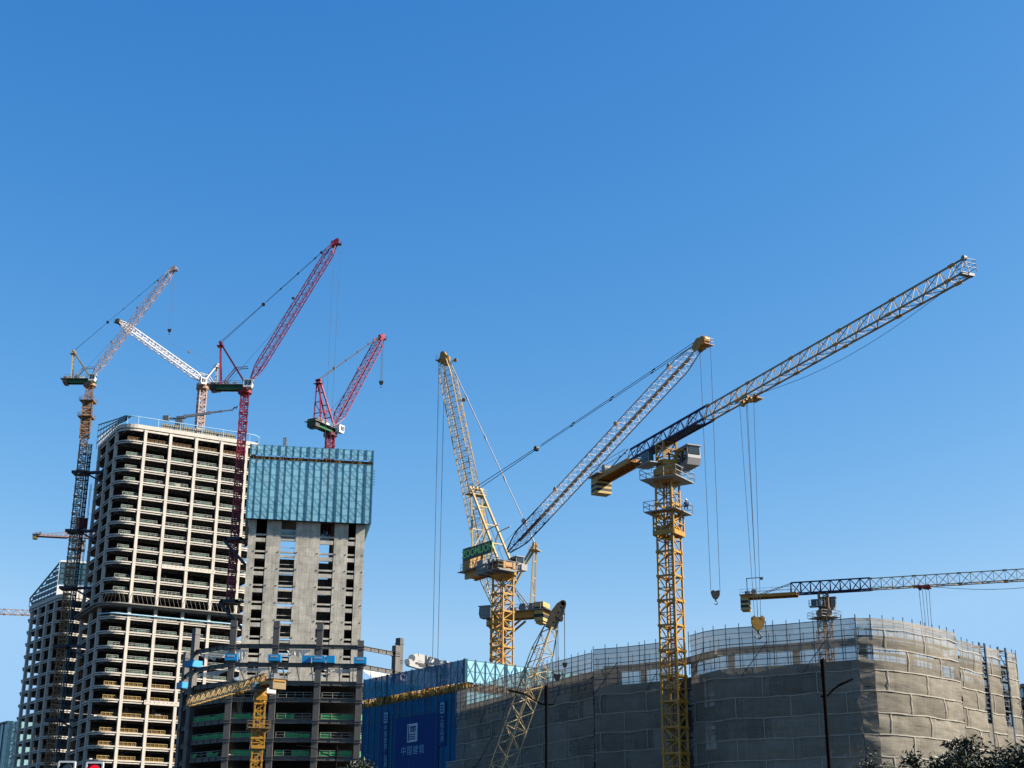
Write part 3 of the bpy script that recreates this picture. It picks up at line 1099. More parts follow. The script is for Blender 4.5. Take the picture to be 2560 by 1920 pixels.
for k, p in FV.items():
    c, s = math.cos(rot_of[k]), math.sin(rot_of[k])
    w = .72
    m = MB()
    m.obox(p + Zv * tops[k] / 2, V((c, s, 0)) * w, V((-s, c, 0)) * w, Zv * tops[k] / 2)
    for z_ in FZ[:8]:                                  # splice plates and brackets
        m.obox(p + Zv * (z_ - .45), V((c, s, 0)) * (w + .16), V((-s, c, 0)) * (w + .16), Zv * .08)
        m.obox(p + Zv * (z_ + .12), V((c, s, 0)) * (w + .16), V((-s, c, 0)) * (w + .16), Zv * .06)
    m.obox(p + Zv * (tops[k] - 1.4), V((c, s, 0)) * (w + .1), V((-s, c, 0)) * (w + .1), Zv * .18)
    m.build('column', MT['steel_grey'], sf)
order = ['A2', 'A', 'B', 'Cc', 'Dd', 'Ee', 'F', 'G']
def beam(m, p, q, z_, d=.95, wd=.42):
    """plate girder with stiffeners and bolt holes"""
    x = (q - p).normalized()
    p, q = p + x * .75 + Zv * z_, q - x * .75 + Zv * z_
    n = V((-x.y, x.x, 0))
    m.bar(p, q, .05, d)
    m.bar(p + Zv * d / 2, q + Zv * d / 2, wd, .08)
    m.bar(p - Zv * d / 2, q - Zv * d / 2, wd, .08)
    L_ = (q - p).length
    k = max(2, int(L_ / 2.6))
    for i in range(k + 1):
        c = p.lerp(q, i / k)
        m.obox(c, x * .04, n * wd * .45, Zv * d * .46, 1)
        if i < k:
            c = p.lerp(q, (i + .5) / k)
            m.obox(c, x * .14, n * .04, Zv * .14, 1)
for i, z_ in enumerate(FZ):
    m = MB()
    for a_, b_ in zip(order, order[1:]):
        if i == 0 and a_ in ('A2',):
            continue
        beam(m, FV[a_], FV[b_], z_)
    if i == 1:                                         # radial beams back to the core that throw the slanting shadows
        for (a_, b_), n_ in zip(zip(order[2:], order[3:6]), (3, 3, 3)):
            for k in range(n_):
                p = FV[a_].lerp(FV[b_], (k + .5) / n_)
                qd = p + V((-.12, 1, 0)) * 31
                m.bar(p + Zv * z_, V((qd.x, K(0, WI, 0).y + (qd.x + 70) * .175 - .3, z_)), .22, .42)
    m.build('perimeter_beam', [MT['steel_grey'], MT['dark_steel']], sf)
poly_f = [FV[k] for k in order] + [V((-30, 392, 0)), V((-74, 392, 0))]
for i, z_ in enumerate(FZ):
    if i < 2:
        continue
    m = MB()
    m.prism([(p.x + (ctr.x - p.x) * .015, p.y + (ctr.y - p.y) * .015) for p in poly_f], z_ + .52, z_ + .66)
    m.build('floor_deck', MT['steel_light'], sf)
rnd = random.Random(11)
for i, z_ in enumerate(FZ[3:9]):
    green = i > 0
    for a_, b_ in zip(order, order[1:]):
        if a_ == 'A2':
            continue
        m = MB()
        p, q_ = FV[a_], FV[b_]
        x = (q_ - p).normalized()
        n = V((-x.y, x.x, 0)) * .25
        p, q_ = p + x * 1.2 + n + Zv * (z_ + .66), q_ - x * 1.2 + n + Zv * (z_ + .66)
        k = max(3, int((q_ - p).length / 1.9))
        for j in range(k + 1):
            c = p.lerp(q_, j / k)
            m.bar(c, c + Zv * 1.2, .08)
        for h_ in (.6, 1.2):
            m.bar(p + Zv * h_, q_ + Zv * h_, .08)
        if green:
            for j in range(k):
                if rnd.random() < .88:
                    c0, c1 = p.lerp(q_, j / k), p.lerp(q_, (j + 1) / k)
                    h_ = rnd.uniform(.85, 1.25)
                    m.plate([c0 + n * .3, c1 + n * .3, c1 + n * .3 + Zv * h_, c0 + n * .3 + Zv * (h_ + rnd.uniform(-.2, .1))], n, .03, 1)
        m.build('guard_rail', [MT['rail_pale'], MT['green_net']], sf)
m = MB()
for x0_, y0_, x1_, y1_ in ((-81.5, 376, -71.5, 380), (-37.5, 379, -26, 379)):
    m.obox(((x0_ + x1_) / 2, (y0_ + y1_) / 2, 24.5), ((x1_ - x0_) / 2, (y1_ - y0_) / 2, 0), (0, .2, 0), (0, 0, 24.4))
    m.build('dark_backing', MT['shade_dark'], sf)  # added dark sheet, makes the inside of the frame read as shade
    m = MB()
# sagging cloth under the top beams
def sag(root, p, q, z_, drop, seed):
    rnd = random.Random(seed)
    n = 14
    m = MB()
    pts0 = [p.lerp(q, k / n) + Zv * (z_ - .1 * rnd.random()) for k in range(n + 1)]
    pts1 = [p.lerp(q, k / n) + Zv * (z_ - .4 - drop * math.sin(math.pi * k / n) * (1 + .25 * math.sin(k * 2.1))) + V((0, -.3 * math.sin(k * 1.7), 0)) for k in range(n + 1)]
    vs = pts0 + pts1
    m.add(vs, [(k, k + 1, n + 2 + k, n + 1 + k) for k in range(n)])
    m.build('cloth_sheet', MT['cloth_net'], root)
sag(sf, FV['A'].lerp(FV['B'], .15), FV['A'].lerp(FV['B'], .95), 58.0, 1.5, 1)
sag(sf, FV['B'].lerp(FV['Cc'], .06), FV['B'].lerp(FV['Cc'], .36), 58.0, 2.2, 2)
sag(sf, FV['Cc'].lerp(FV['Dd'], .25), FV['Cc'].lerp(FV['Dd'], .8), 58.0, 1.2, 3)
sag(sf, FV['B'].lerp(FV['Cc'], .05), FV['B'].lerp(FV['Cc'], .9), 53.6, .6, 4)
sag(sf, FV['Dd'].lerp(FV['Ee'], .08), FV['Dd'].lerp(FV['Ee'], .95), 53.6, .7, 5)
sag(sf, FV['Ee'].lerp(FV['F'], .1), FV['Ee'].lerp(FV['F'], .95), 53.7, 1.4, 6)
sag(sf, FV['A'].lerp(FV['B'], .1), FV['A'].lerp(FV['B'], .9), 53.4, 1.0, 7)
# blue wrapped work platforms on the columns
wrapn = dict(A2=('navy blue wrapped work platform on the far left steel column', 52.2), A=('dull blue ribbed work platform wrapped round the shaded left corner column', 55.9),
             B=('bright blue work platform on the second steel column, left of the core', 56.0), Cc=('bright blue work platform on the middle steel column before the core', 55.9),
             Dd=('wide bright blue three-part work platform on the steel column right of middle', 55.7), Ee=('bright blue work platform on the right corner steel column', 55.6),
             G=('pale work platform with dark blue square at the rear right steel column', 54.6))
for k, (lab, z_) in wrapn.items():
    c, s = math.cos(rot_of[k]), math.sin(rot_of[k])
    X, Y = V((c, s, 0)), V((-s, c, 0))
    p = FV[k]
    w = 1.45
    r_ = thing('work_platform', lab, 'work platform', p + Zv * (z_ - .8), 'work platforms on the steel columns')
    m = MB()
    wid = [(-w, w)] if k != 'Dd' else [(-1.35, 1.35)]
    for s_ in (-1, 1):
        m.obox(p + Y * s_ * w + Zv * (z_ - .1), X * w, Y * .05, Zv * .74)
        m.obox(p + X * s_ * w + Zv * (z_ - .1), X * .05, Y * (w - .06), Zv * .74)
    m.prism([((p + X * i * w + Y * j * w).x, (p + X * i * w + Y * j * w).y) for i, j in ((-1, -1), (1, -1), (1, 1), (-1, 1))], z_ - .95, z_ - .87)
    if k == 'A':
        for e in range(9):
            m.bar(p + X * (-w + e * w / 4) - Y * (w + .06) + Zv * (z_ - .8), p + X * (-w + e * w / 4) - Y * (w + .06) + Zv * (z_ + .85), .1)
    if k == 'Dd':
        for s_ in (-1, 1):
            m.obox(p + X * s_ * 2.9 + Zv * (z_ - .1), X * 1.0, Y * 1.1, Zv * .85)
    m.build('cover', MT['white_paint' if k == 'G' else 'wrap_blue'], r_)
    m = MB()                                           # illegibly small white print
    nrm = -Y if k not in ('Ee',) else -Y
    for e in range(5):
        u = -.75 + e * .36
        m.obox(p + X * u + nrm * (w + .08) + Zv * (z_ + .12), X * .11, Y * .02, Zv * .2)
        m.obox(p + X * u + nrm * (w + .08) + Zv * (z_ + .12), X * .16, Y * .015, Zv * .05)
    if k == 'G':
        m.obox(p + X * -.1 + nrm * (w + .06) + Zv * z_, X * .5, Y * .02, Zv * .5)
    if k not in ('A2', 'A'):
        m.build('cover_print', MT['banner_blue' if k == 'G' else 'banner_print'], r_)

# ================================================================= BLUE CLIMBING SCREEN BLOCK
A3 = at(1163, 1649, 215)
H3 = A3.z
D3 = V((-.61, .79, 0)).normalized()                   # along the shaded face, away to the left
N3 = V((.79, .61, 0)).normalized()                    # along the lit face, away to the right
B3 = V((A3.x, A3.y, 0))
Q3 = lambda u, w, z_: B3 + D3 * u + N3 * w + Zv * z_
LB, LN = 27.4, 24.0
blk = thing('climbing_screen', 'blue climbing screen block with printed banner and golden bars showing in its gap', 'safety screen', Q3(13, 10, 0))
shade = lambda t, z_: Q3(t, 0, z_)
lit = lambda t, z_: Q3(0, t, z_)
ZL, ZG0, ZG1 = 8.0, H3 - 4.55, H3 - 3.2
strips(blk, shade, LB, N3, ZG1, H3, 16, 'screen_upper_shaded')
strips(blk, shade, LB, N3, ZL, ZG0, 16, 'screen_shaded')
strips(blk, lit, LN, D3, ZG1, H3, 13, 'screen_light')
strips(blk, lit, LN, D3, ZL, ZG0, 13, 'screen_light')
for F, L_, n_ in ((lambda t, z_: Q3(LB, t, z_), LN, D3), (lambda t, z_: Q3(t, LN, z_), LB, N3)):
    m = MB()
    m.plate([F(.05, ZL), F(L_ - .05, ZL), F(L_ - .05, H3), F(.05, H3)], n_, .05)
    m.build('mesh_panel', MT['screen_upper_shaded'], blk)
m = MB()
frame_face(m, shade, -N3 * .1, LB, ZG1, H3, 16, 1.6, False, .10)
frame_face(m, shade, -N3 * .1, LB, ZL, ZG0, 16, 2.3, False, .09)
frame_face(m, lit, -D3 * .1, LN, ZG1, H3, 13, 1.6, False, .10)
frame_face(m, lit, -D3 * .1, LN, ZL, ZG0, 13, 2.3, False, .09)
for k in range(13):
    for s_ in (0, 1):
        a_, b_ = LN * k / 13, LN * (k + 1) / 13
        m.bar(lit(a_, ZG1 + (H3 - ZG1) * s_) - D3 * .1, lit(b_, ZG1 + (H3 - ZG1) * (1 - s_)) - D3 * .1, .06)
for k in range(16):
    for s_ in (0, 1):
        a_, b_ = LB * k / 16, LB * (k + 1) / 16
        m.bar(shade(a_, ZG1 + (H3 - ZG1) * s_) + N3 * .1, shade(b_, ZG1 + (H3 - ZG1) * (1 - s_)) + N3 * .1, .07)
m.build('screen_frame', MT['screen_frame'], blk)
rebar_band(blk, shade, N3, LB, ZG0 + .02, ZG1 + .1, 620, 8, 1.0)
rebar_band(blk, lit, D3, LN, ZG0 + .02, ZG1 - .02, 170, 9, 1.0)
m = MB()
m.prism([(p.x, p.y) for p in (Q3(1.6, 1.6, 0), Q3(LB - 1.6, 1.6, 0), Q3(LB - 1.6, LN - 1.6, 0), Q3(1.6, LN - 1.6, 0))], 0, ZG0 - .2)
m.build('core_wall', MT['grey_concrete'], blk)
# banner: darker printed panels, white emblem of bars in a square, four characters
def on_shade(px, py):
    p = on_plane(px, py, B3, D3)
    return (p - B3).dot(D3), p.z
u_a, z_a = on_shade(900 + 1185 / 5.925, 1640 + 830 / 5.925)
u_b, z_b = on_shade(900 + 550 / 5.925, 1640 + 935 / 5.925)
m = MB()
zb0 = 14.0
m.plate([shade(u_a, zb0), shade(u_b, zb0), shade(u_b, z_b), shade(u_a, z_b)], N3, .02)
bp_ = m
for v_ in range(len(bp_.v)):
    bp_.v[v_] = tuple(V(bp_.v[v_]) - N3 * .17)
ban = bp_.build('banner', MT['banner_blue'], blk)
for x0, x1, yt, yb in ((1180, 1290, 680, 1330), (350, 435, 840, 1700)):
    ua, za_ = on_shade(900 + x0 / 5.925, 1640 + yt / 5.925)
    ub, _ = on_shade(900 + x1 / 5.925, 1640 + yt / 5.925)
    _, zc_ = on_shade(900 + (x0 + x1) / 2 / 5.925, 1640 + yb / 5.925)
    m = MB()
    m.plate([shade(ua, zc_) - N3 * .17, shade(ub, zc_) - N3 * .17, shade(ub, za_) - N3 * .17, shade(ua, za_) - N3 * .17], N3, .02)
    m.build('banner', MT['banner_blue'], blk)
ue0, ze0 = on_shade(900 + 722 / 5.925, 1640 + 1015 / 5.925)
ue1, ze1 = on_shade(900 + 872 / 5.925, 1640 + 1000 / 5.925)
_, ze2 = on_shade(900 + 795 / 5.925, 1640 + 1275 / 5.925)
eu = lambda f: ue0 + (ue1 - ue0) * f
ez = lambda f: ze0 + (ze2 - ze0) * f
m = MB()
def ebox(m, f0, f1, g0, g1, o, mi=0):
    p = [shade(eu(f0), ez(g1)), shade(eu(f1), ez(g1)), shade(eu(f1), ez(g0)), shade(eu(f0), ez(g0))]
    m.plate([q_ - N3 * o for q_ in p], N3, .03, mi)
ebox(m, 0, 1, 0, 1, .22)
ebox(m, .10, .16, .06, .94, .26, 1)
for f in (.32, .46, .60, .74):
    ebox(m, f, f + .07, .20, .47, .26, 1)
ebox(m, .30, .83, .14, .20, .26, 1)
for r_ in range(3):
    for f in (.2, .36, .52, .68):
        ebox(m, f, f + .11, .55 + r_ * .12, .55 + r_ * .12 + .07, .26, 1)
m.build('emblem', [MT['banner_print'], MT['banner_blue']], ban)
left_dir = -D3                                          # reading direction, left to right in the photo
for ch, x_, y_ in (('中', 662, 1420), ('国', 748, 1412), ('建', 838, 1402), ('筑', 930, 1390)):
    u_, z_ = on_shade(900 + x_ / 5.925, 1640 + y_ / 5.925)
    lettering('banner_lettering', ch, 1.45, shade(u_, z_) - N3 * .2, left_dir, Zv, MT['pale_print'], ban, .015)
for x_, chars in ((392, ((1070, '中'), (1163, '国'), (1257, '建'), (1350, '筑'), (1520, '品'), (1612, '质'))), (1232, ((935, '工'), (1035, '程'), (1132, '品'), (1235, '质')))):
    for y_, ch in chars:
        u_, z_ = on_shade(900 + x_ / 5.925, 1640 + y_ / 5.925)
        lettering('banner_lettering', ch, .95, shade(u_, z_) - N3 * .2, left_dir, Zv, MT['pale_print'], blk, .015)
for x_, y_ in ((398, 915), (1234, 770)):
    u_, z_ = on_shade(900 + x_ / 5.925, 1640 + y_ / 5.925)
    m = MB()
    for du, dz, w_, h_ in ((0, 0, .52, .8),):
        m.plate([shade(u_ - w_, z_ - h_) - N3 * .2, shade(u_ + w_, z_ - h_) - N3 * .2, shade(u_ + w_, z_ + h_) - N3 * .2, shade(u_ - w_, z_ + h_) - N3 * .2], N3, .03)
    for k in range(3):
        m.plate([shade(u_ - .34, z_ - .55 + k * .4) - N3 * .24, shade(u_ + .34, z_ - .55 + k * .4) - N3 * .24, shade(u_ + .34, z_ - .33 + k * .4) - N3 * .24, shade(u_ - .34, z_ - .33 + k * .4) - N3 * .24], N3, .02, 1)
    m.build('emblem', [MT['pale_print'], MT['banner_blue']], blk)

# white folded concrete boom lying on top of the block
wb_ = thing('placing_boom', 'white folded concrete pump boom lying on top of the blue screen block', 'concrete boom', Q3(15, 8, H3 - 4))
wY = Q3(15, 8, 0).y
q = lambda px, py, dy=0.0: at(px, py, wY - 4 + dy + (px - 1018) * .055)
for pts, w in ((((1030, 1646), (1042, 1643), (1096, 1658)), 1.1), (((1018, 1655), (1040, 1660), (1090, 1668)), .85), (((1020, 1660), (1060, 1672), (1090, 1676)), .6)):
    m = MB()
    for i in range(len(pts) - 1):
        m.bar(q(*pts[i]), q(*pts[i + 1]), .8, w)
    m.disc(q(*pts[0]), (0, 1, 0), w * .5, .9, 12)
    m.build('boom_arm', MT['pump_white'], wb_)
m = MB()
m.bar(q(1040, 1657, -.6), q(1075, 1664, -.6), .1, .25)
m.bar(q(1048, 1663, -.6), q(1082, 1671, -.6), .1, .2)
m.build('hydraulic_pipe', MT['dark_steel'], wb_)
m = MB()
for k in range(4):
    m.bar(q(1098 + k * 5, 1662), q(1103 + k * 5, 1654), .5)
m.bar(q(1094, 1660), q(1120, 1664), .8)
m.bar(q(1110, 1660), V((q(1110, 1660).x, wY, ZG0 - .2)), 1.0)
m.build('pedestal', MT['pump_white'], wb_)

# ================================================================= NETTED BUILDING
HN = 30.3
def N2(px, py):
    p = at_h(px, py, HN)
    return V((p.x, p.y, 0))
outA = [N2(1143, 1727), N2(1165, 1722), N2(1220, 1707), N2(1300, 1681), N2(1400, 1652), N2(1483, 1632)]
outB = [N2(1485, 1624), N2(1560, 1618), N2(1660, 1606), N2(1692, 1600)]
outC = [N2(1725, 1590), N2(1755, 1581), N2(1770, 1577), N2(1820, 1571), N2(1960, 1561), N2(2055, 1552), N2(2138.6, 1545)]
outD = [N2(2138.6, 1545), N2(2176, 1545)]
outE = [N2(2176, 1545), N2(2207, 1547), N2(2235, 1550), N2(2300, 1561), N2(2387, 1582)]
outF = [N2(2391, 1598), N2(2449, 1615)]
outG = [N2(2462, 1617), N2(2495, 1625)]
outH = [N2(2514, 1628), N2(2541, 1634), N2(2541, 1634) + V((1.5, 7, 0)), N2(2541, 1634) + V((0, 30, 0))]
nb = thing('netted_building', 'low curved building wrapped in scaffolding and beige dust nets', 'building', (25, 175, 0))

def path_len(pts):
    return [0] + [sum((pts[i + 1] - pts[i]).length for i in range(k + 1)) for k in range(len(pts) - 1)]
def along(pts, s):
    L_ = path_len(pts)
    for i in range(len(pts) - 1):
        if s <= L_[i + 1] + 1e-6 or i == len(pts) - 2:
            t = (s - L_[i]) / max(1e-6, L_[i + 1] - L_[i])
            d_ = (pts[i + 1] - pts[i]).normalized()
            return pts[i].lerp(pts[i + 1], t), V((d_.y, -d_.x, 0))
def smooth_path(pts, step=.75):
    L_ = path_len(pts)[-1]
    n = max(2, int(L_ / step))
    P_ = [along(pts, L_ * k / n)[0] for k in range(n + 1)]
    for _ in range(3):
        P_ = [P_[0]] + [(P_[i - 1] + P_[i] * 2 + P_[i + 1]) / 4 for i in range(1, n)] + [P_[-1]]
    return P_
HEMS = [HN, HN - 1.1, HN - 3.25]
while HEMS[-1] > 4:
    HEMS.append(HEMS[-1] - 2.22)
from mathutils import noise as mnoise
def net_face(pts, seed, wrinkle=.07, first=0, panel=6.2, ext=None, hem0=0):
    rnd = random.Random(seed)
    for r_ in range(first, len(HEMS) - 1):
        z1, z0 = HEMS[r_], HEMS[r_ + 1]
        pp = pts
        if ext and z1 < 20.5:
            pp = [ext] + pts
        P_ = smooth_path(pp)
        n = len(P_) - 1
        nv = 8
        m = MB()
        cum = path_len(P_)
        offs = (seed * 2.3 + r_ * 3.1) % panel
        grid = []
        for i, p in enumerate(P_):
            d_ = (P_[min(i + 1, n)] - P_[max(i - 1, 0)]).normalized()
            nm = V((d_.y, -d_.x, 0))
            col_ = []
            for j in range(nv + 1):
                f = j / nv
                zz = z1 + (z0 - z1) * f
                bulge = math.sin(math.pi * f) * .10
                w_ = mnoise.noise(V((cum[i] * .55 + zz * .35, zz * .9, seed + r_ * 3.7))) * wrinkle * 2.2 + mnoise.noise(V((cum[i] * 1.7 - zz * .9, zz * 1.6, seed + 9))) * wrinkle
                if j in (0, nv):
                    w_ *= .35
                zz += (mnoise.noise(V((cum[i] * .35, seed, r_ if j == 0 else r_ + 1))) * .16) if j in (0, nv) and not (r_ == 0 and j == 0) else 0
                col_.append(p + nm * (bulge + w_) + Zv * zz)
            grid.append(col_)
        vs = [q_ for c_ in grid for q_ in c_]
        k = nv + 1
        fs = [(i * k + j + 1, (i + 1) * k + j + 1, (i + 1) * k + j, i * k + j) for i in range(n) for j in range(nv)]
        m.add(vs, fs, 0)
        tones = [rnd.choice((0, 0, 2, 3)) for _ in range(60)]
        m.m = [tones[int((cum[f_ // nv] - offs + panel) / panel)] for f_ in range(len(fs))]
        # hems: laced top edge and panel joints
        for i in range(n):
            if r_ > hem0:
                d_ = (P_[i + 1] - P_[i]).normalized()
                nm = V((d_.y, -d_.x, 0)) * .10
                m.bar(grid[i][0] + nm, grid[i + 1][0] + nm, .04, .09 + .05 * rnd.random(), mi=1)
        s_ = offs
        while s_ < cum[-1] - .3 and r_ > hem0:
            i = min(n - 1, max(1, int(s_ / cum[-1] * n)))
            for j in range(nv):
                d_ = (P_[i + 1] - P_[i - 1]).normalized()
                nm = V((d_.y, -d_.x, 0)) * .09
                m.bar(grid[i][j] + nm, grid[i][j + 1] + nm, .10, .04, up=nm, mi=1)
            s_ += panel
        m.build('dust_net', [MT['dust_net'], MT['hem'], MT['dust_net_pale'], MT['dust_net_dark']], nb, smooth=True)
extA = outA[0] + (outA[0] - outA[1]).normalized() * 2.6
net_face(outA, 1, ext=extA, hem0=2)
net_face(outB, 2, hem0=2)
net_face(outC, 3, hem0=2)
net_face(outD, 4, wrinkle=.16)
net_face(outE, 5)
net_face(outF, 6)
net_face(outG, 7)
net_face(outH, 8, wrinkle=.09)

def scaffold(pts, seed, zlow=6.0, zhigh=99, inset=.12):
    """tube scaffold just inside the net: standards every 1.5 m, rails every 0.6 m"""
    P_ = smooth_path(pts, .75)
    n = len(P_) - 1
    c_ = path_len(P_)
    rnd = random.Random(seed)
    Lt = c_[-1]
    k = max(1, round(Lt / 1.5))
    m = MB()
    posts = []
    for i in range(k + 1):
        j = min(n, round(n * i / k))
        d_ = (P_[min(j + 1, n)] - P_[max(j - 1, 0)]).normalized()
        nm = V((d_.y, -d_.x, 0))
        p = P_[j] - nm * inset
        p2 = P_[j] - nm * (inset + .95)
        posts.append((p, p2))
        m.tube([p + Zv * zlow, p + Zv * min(zhigh, HN + .35 + .15 * rnd.random())], .05, 5)
        m.tube([p2 + Zv * zlow, p2 + Zv * min(zhigh, HN - .9 + .15 * rnd.random())], .04, 5)
    for (a_, a2), (b_, b2) in zip(posts, posts[1:]):
        z_ = HN - .04
        r_ = 0
        while z_ > zlow:
            if z_ > zhigh:
                z_ -= .6
                r_ += 1
                continue
            t_ = .042 if r_ % 3 == 0 else .026
            m.tube([a_ + Zv * z_, b_ + Zv * z_], t_, 4, caps=False)
            if r_ % 3 == 0 and inset > 0:
                m.tube([a2 + Zv * z_, b2 + Zv * z_], .04, 4, caps=False)
                m.tube([a_ + Zv * z_, a2 + Zv * z_], .035, 4, caps=False)
                if r_ > 0 and inset > 0:
                    m.obox((a_ + b2) / 2 + Zv * (z_ + .02), (b_ - a_) / 2, (a2 - a_) * .45, Zv * .025)
            r_ += 1
            z_ -= .6
    for i in range(0, len(posts) - 3, 5):
        z_ = HN - 5.4
        if zhigh > 50:
            m.tube([posts[i][0] + Zv * z_, posts[i + 2][0] + Zv * (z_ + 3.6)], .04, 4)
    m.build('scaffold_bay', MT['scaffold_pole'], nb)
for i, o_ in enumerate((outA, outB, outC, outD, outE, outF, outG, outH[:2])):
    if i < 3:
        scaffold(o_, i, zlow=HN - 4.4, inset=-.22)
        scaffold(o_, i, zlow=18.0, zhigh=HN - 4.45)
    else:
        scaffold(o_, i, zlow=18.0)
# walls inside the nets, then the open ring beam above them
full = outA + outB + outC[:-1] + outD[:1] + outE + outF + outG + outH
def inset_path(pts, d):
    out = []
    for i, p in enumerate(pts):
        a_ = pts[max(i - 1, 0)]
        b_ = pts[min(i + 1, len(pts) - 1)]
        x = (b_ - a_).normalized()
        out.append(p - V((x.y, -x.x, 0)) * d)
    return out
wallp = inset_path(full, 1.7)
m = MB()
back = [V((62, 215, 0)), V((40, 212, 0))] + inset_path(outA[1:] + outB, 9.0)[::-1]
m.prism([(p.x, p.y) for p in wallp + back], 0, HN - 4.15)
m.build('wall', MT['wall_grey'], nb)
m = MB()
L_ = path_len(wallp)[-1]
s_ = 2.0
while s_ < L_ - 2:                                      # window openings behind the nets
    p, nm = along(wallp, s_)
    d_ = V((-nm.y, nm.x, 0))
    for z_ in (14.2, 18.9, 23.6):
        m = MB()
        m.obox(p + nm * .02 + Zv * z_, d_ * 1.1, nm * .04, Zv * 1.25)
        m.build('window', MT['cab_glass'], nb)
    s_ += 4.3
upp = inset_path(outA + outB[:1], 3.2)
m = MB()
for a_, b_ in zip(upp, upp[1:]):
    if (a_ - b_).length < .4:
        continue
    d_ = (b_ - a_).normalized()
    m.plate([a_ + Zv * (HN - 4.14), b_ + Zv * (HN - 4.14), b_ + Zv * (HN - 1.9), a_ + Zv * (HN - 1.9)], (d_.y, -d_.x, 0), .25)
m.build('upper_wall', MT['grey_concrete'], nb)
ringp = inset_path(full, 1.5)
ringi = inset_path(full, 2.6)
m = MB()
for a_, b_, c_, d_ in zip(ringp, ringp[1:], ringi, ringi[1:]):
    if (a_ - b_).length < .8 or (a_ - b_).length > 20:
        continue
    m.prism([(p.x, p.y) for p in (a_, b_, d_, c_)], HN - 2.5, HN - 1.85)
m.build('ring_beam', MT['grey_concrete'], nb)
s_ = 1.0
Lr = path_len(ringi)[-1]
while s_ < Lr - 30:
    p, nm = along(ringi, s_)
    m = MB()
    m.obox(p + Zv * (HN - 3.3), (.35, 0, 0), (0, .35, 0), (0, 0, .85))
    m.build('column', MT['grey_concrete'], nb)
    s_ += 7.5
# dark stair-tower slots on the lit side are open scaffold bays
for a_, b_ in ((outF[-1], outG[0]), (outG[-1], outH[0])):
    m = MB()
    d_ = (b_ - a_).normalized()
    nm = V((d_.y, -d_.x, 0))
    z_ = HN
    k = 0
    while z_ > 21:
        m.bar(a_ + Zv * z_ - nm * .1, b_ + Zv * z_ - nm * .1, .10 if k % 3 else .16)
        if k % 3 == 0:
            m.obox((a_ + b_) / 2 - nm * .7 + Zv * z_, (b_ - a_) / 2, nm * .55, Zv * .05)
            m.bar(a_ + Zv * z_ - nm * .2, b_ + Zv * (z_ - 1.8) - nm * .2, .09)
        z_ -= .6
        k += 1
    for p in (a_, b_):
        m.bar(p + Zv * 18, p + Zv * (HN + .4), .14)
    m.build('stair_bay', MT['scaffold_pole'], nb)
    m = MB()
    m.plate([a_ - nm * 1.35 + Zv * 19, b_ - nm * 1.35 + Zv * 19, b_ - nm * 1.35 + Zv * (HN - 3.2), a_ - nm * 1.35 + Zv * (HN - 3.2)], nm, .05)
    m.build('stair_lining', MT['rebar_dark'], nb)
# ground storey skirt below the slots
m = MB()
for a_, b_ in ((outF[-1], outG[0]), (outG[-1], outH[0])):
    d_ = (b_ - a_).normalized()
    nm = V((d_.y, -d_.x, 0))
    m.plate([a_ + Zv * 4, b_ + Zv * 4, b_ + Zv * 21.3, a_ + Zv * 21.3], nm, .04)
m.build('dust_net', MT['dust_net'], nb)

# pale glass building just showing at the right edge
ge = at(2548, 1712, 300)
gb2 = thing('glass_building', 'sliver of a pale glass building with a dark roof beam at the right edge', 'building', (ge.x + 9, 306, 0))
zt_, zb_ = at(2550, 1714, 300).z, at(2550, 1742, 300).z
m = MB()
m.prism([(ge.x + .6, 300), (ge.x + 20, 300), (ge.x + 20, 316), (ge.x + .6, 316)], zb_, zt_ - .5)
m.build('facade', MT['far_glass'], gb2)
m = MB()
m.obox((ge.x + 10.4, 308, zt_), (10.0, 0, 0), (0, 8.4, 0), (0, 0, .35))
for k in range(8):
    m.bar((ge.x + .7 + k * 1.6, 299.9, zb_), (ge.x + .7 + k * 1.6, 299.9, zt_), .22)
m.obox((ge.x + 11.5, 308, zb_ - .6), (9.4, 0, 0), (0, 8.0, 0), (0, 0, .5))
m.prism([(ge.x + 4, 302), (ge.x + 19, 302), (ge.x + 19, 315), (ge.x + 4, 315)], 0, zb_ - 1.1)
m.build('roof_frame', MT['dark_steel'], gb2)
# ================================================================= CRANES
Z = V((0, 0, 1))

